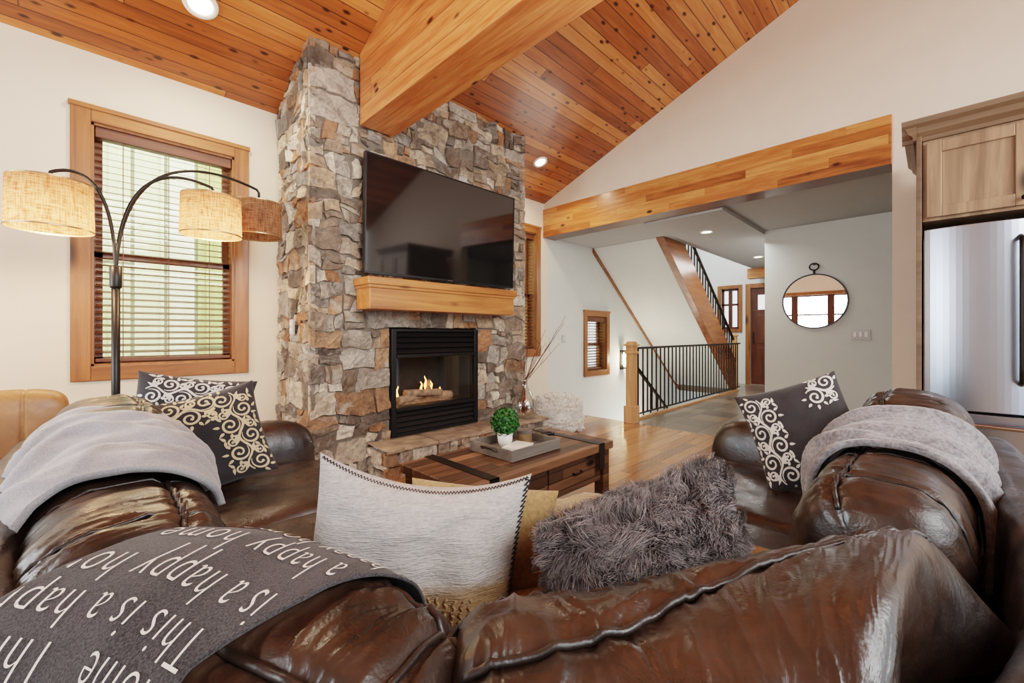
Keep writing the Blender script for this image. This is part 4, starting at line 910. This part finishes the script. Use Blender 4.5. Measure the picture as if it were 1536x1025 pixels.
# ------------------------------------------------------------------ arc floor lamp
fl = thing('floor_lamp', 'black three armed arc floor lamp with linen drum shades', 'floor lamp', (.106, 3.36, 0))
pb = Vector((.106, 3.36, 0))
MB().lathe([(.16, 0), (.165, .012), (.155, .025), (.03, .035)], Matrix.Translation(pb), 36).build('base', M['black'], fl, smooth=False)
MB().tube([pb+Vector((0, 0, .03)), pb+Vector((0, 0, 1.54))], .02, 12).lathe([(.026, 1.42), (.028, 1.43), (.028, 1.54), (.02, 1.55)], Matrix.Translation(pb), 14).build('pole', M['black'], fl, smooth=True)
def bez(p, n=28):
    out = []
    for i in range(n+1):
        t = i/n; u = 1-t; out.append(p[0]*u**3+p[1]*3*u*u*t+p[2]*3*u*t*t+p[3]*t**3)
    return out
def shade(ctr, hgt, rad, lit, lift):
    b = pb+Vector((0, 0, 1.50)); e = Vector((ctr.x, ctr.y, ctr.z+hgt/2+lift))
    arm = bez([b, Vector((b.x+(e.x-b.x)*.02, b.y+(e.y-b.y)*.02, b.z+(e.z-b.z)*.95)), Vector((b.x+(e.x-b.x)*.45, b.y+(e.y-b.y)*.45, e.z+.10)), e])
    arm += [e+Vector(((e.x-b.x)*.02, (e.y-b.y)*.02, -.02)), Vector((e.x+(e.x-b.x)*.02, e.y+(e.y-b.y)*.02, ctr.z+hgt/2-.03))]
    MB().tube(arm, .009, 8).build('arm', M['black'], fl, smooth=True)
    mt = Matrix.Translation(ctr); h2 = hgt/2
    o = MB().lathe([(rad, -h2), (rad*.97, h2)], mt, 48, cap=False).build('lamp_shade', M['linen'], fl, smooth=True, recalc=False)
    MB().lathe([(rad*1.004, -h2), (rad*1.004, -h2+.008), (rad*.99, -h2+.008), (rad*.99, -h2)], mt, 48, cap=False).build('shade_rim', M['tin'], o)
    MB().lathe([(rad*.974, h2-.008), (rad*.974, h2), (rad*.96, h2)], mt, 48, cap=False).build('shade_rim', M['tin'], o)
    MB().lathe([(.018, .07), (.02, .04), (.034, .0), (.03, -.03), (.012, -.045), (.001, -.047)], mt, 16).build('bulb', M['bulb'] if lit else M['white'], o, smooth=True)
    MB().tube([ctr+Vector((-rad*.96, 0, h2-.01)), ctr+Vector((rad*.96, 0, h2-.01))], .003, 6).tube([ctr+Vector((0, -rad*.96, h2-.01)), ctr+Vector((0, rad*.96, h2-.01))], .003, 6).tube([ctr+Vector((0, 0, h2)), ctr+Vector((0, 0, .06))], .008, 8).build('spider', M['black'], o)
    if lit: light('POINT', 'lamp_glow', ctr+Vector((0, 0, -.085)), lit, (1, .62, .34), shadow_soft_size=.03)
shade(Vector((-.145, 3.27, 1.825)), .255, .165, 16, .05)
shade(Vector((.55, 3.27, 1.905)), .25, .165, 16, .06)
shade(Vector((.866, 3.52, 1.99)), .25, .165, 0, .10)

# tan leather armchair behind the sofa end
ac = thing('armchair', 'tan leather armchair with stitched back at the left edge', 'armchair', (-.48, 3.2, 0))
def chn(u, v):
    a = 2*pi*v; k = 3.2; t = .5-.5*math.cos(pi*u); e = max(0, 1-abs(2*t-1)**7)**(1/7)
    sx = math.copysign(abs(math.cos(a))**(2/k), math.cos(a)); sy = math.copysign(abs(math.sin(a))**(2/k), math.sin(a)); x = -.95+.88*t
    gq = max(0, 1-abs(math.sin(t*pi*6))*5); d = 1-.12*gq
    return Vector((x, 3.02+.09*e*sx*d, .66+.235*e*sy*(1-.03*gq)))
MB().grid(chn, 120, 40, True).build('backrest', M['tan'], ac, smooth=True)
pad(-.85, -.17, 3.06, 3.70, .26, .44, 9).build('seat_cushion', M['tan'], ac, smooth=True)
MB().box(-.92, -.10, 2.95, 3.72, .12, .30).build('base', M['tan'], ac, bevel=.02)
for x in (-.95, -.20):
    a = Roll([(x+.06, 3.0), (x+.06, 3.4), (x+.06, 3.74)], 1, .42, .06, .17, k=3, seed=x, wr=.5); a.mesh(30, 30).build('armrest', M['tan'], ac, smooth=True)
for (x, y) in ((-.88, 3.0), (-.16, 3.0), (-.88, 3.66), (-.16, 3.66)): MB().lathe([(.016, 0), (.024, .13)], Matrix.Translation((x, y, 0)), 10).build('leg', M['door'], ac)

# ------------------------------------------------------------------ light
w = bpy.data.worlds.new('World'); sc.world = w; w.use_nodes = True
bg = w.node_tree.nodes['Background']; bg.inputs[0].default_value = (.93, .965, 1.0, 1); bg.inputs[1].default_value = 1.65
light('AREA', 'fill_behind_camera', (1.5, -2.6, 3.0), 150, (1, .98, .95), (2.2, 2.5, 1.3), shape='RECTANGLE', size=3.0, size_y=1.6)  # added fill from behind the camera; no fixture hangs there
light('AREA', 'ceiling_fill', (1.2, .2, 2.75), 46, (1, .92, .83), (1.6, 2.6, 5.0), shape='RECTANGLE', size=2.0, size_y=1.2)  # unseen panel added to brighten the ceiling and beam
light('AREA', 'left_daylight', (-3.0, 2.75, 1.75), 220, (.92, .97, 1.0), (1.5, 1.4, .9), shape='RECTANGLE', size=2.6, size_y=1.9)
light('AREA', 'hall_fill', (7.6, 2.0, 2.5), 36, (1, .98, .95), (7.6, 2.4, 0), shape='RECTANGLE', size=3.0, size_y=.6)  # extra fill for the hall, added beside its two downlights
light('AREA', 'stairwell_fill', (8.0, 3.4, 5.1), 110, (1, .99, .97), (8.0, 3.4, 0), shape='RECTANGLE', size=3., size_y=1.)  # no opening above; lamp added to fill the stairwell
light('AREA', 'lower_stair_light', (7.2, 3.5, -.9), 22, (1, .92, .82), (6.2, 3.8, 1.5), size=1.0)
light('AREA', 'siding_fill', (2.5, 4.6, 4.6), 400, (1, 1, .97), (2.5, 6.6, 1.6), shape='RECTANGLE', size=8., size_y=.8)  # lamp added in the gap to brighten the siding

# ------------------------------------------------------------------ camera
cam = bpy.data.cameras.new('camera'); cam.sensor_width = 36; cam.sensor_fit = 'HORIZONTAL'; cam.lens = 36*633/1536; cam.shift_y = -10.5/1536; cam.clip_start = .02
co_ = bpy.data.objects.new('camera', cam); co_.location = (0, 0, H0); co_.rotation_euler = (pi/2, 0, -pi/4); COL.objects.link(co_); sc.camera = co_
try:
    sc.view_settings.view_transform = 'Filmic'; sc.view_settings.look = 'Medium High Contrast'; sc.view_settings.exposure = .38
except Exception as e: print('view', e)
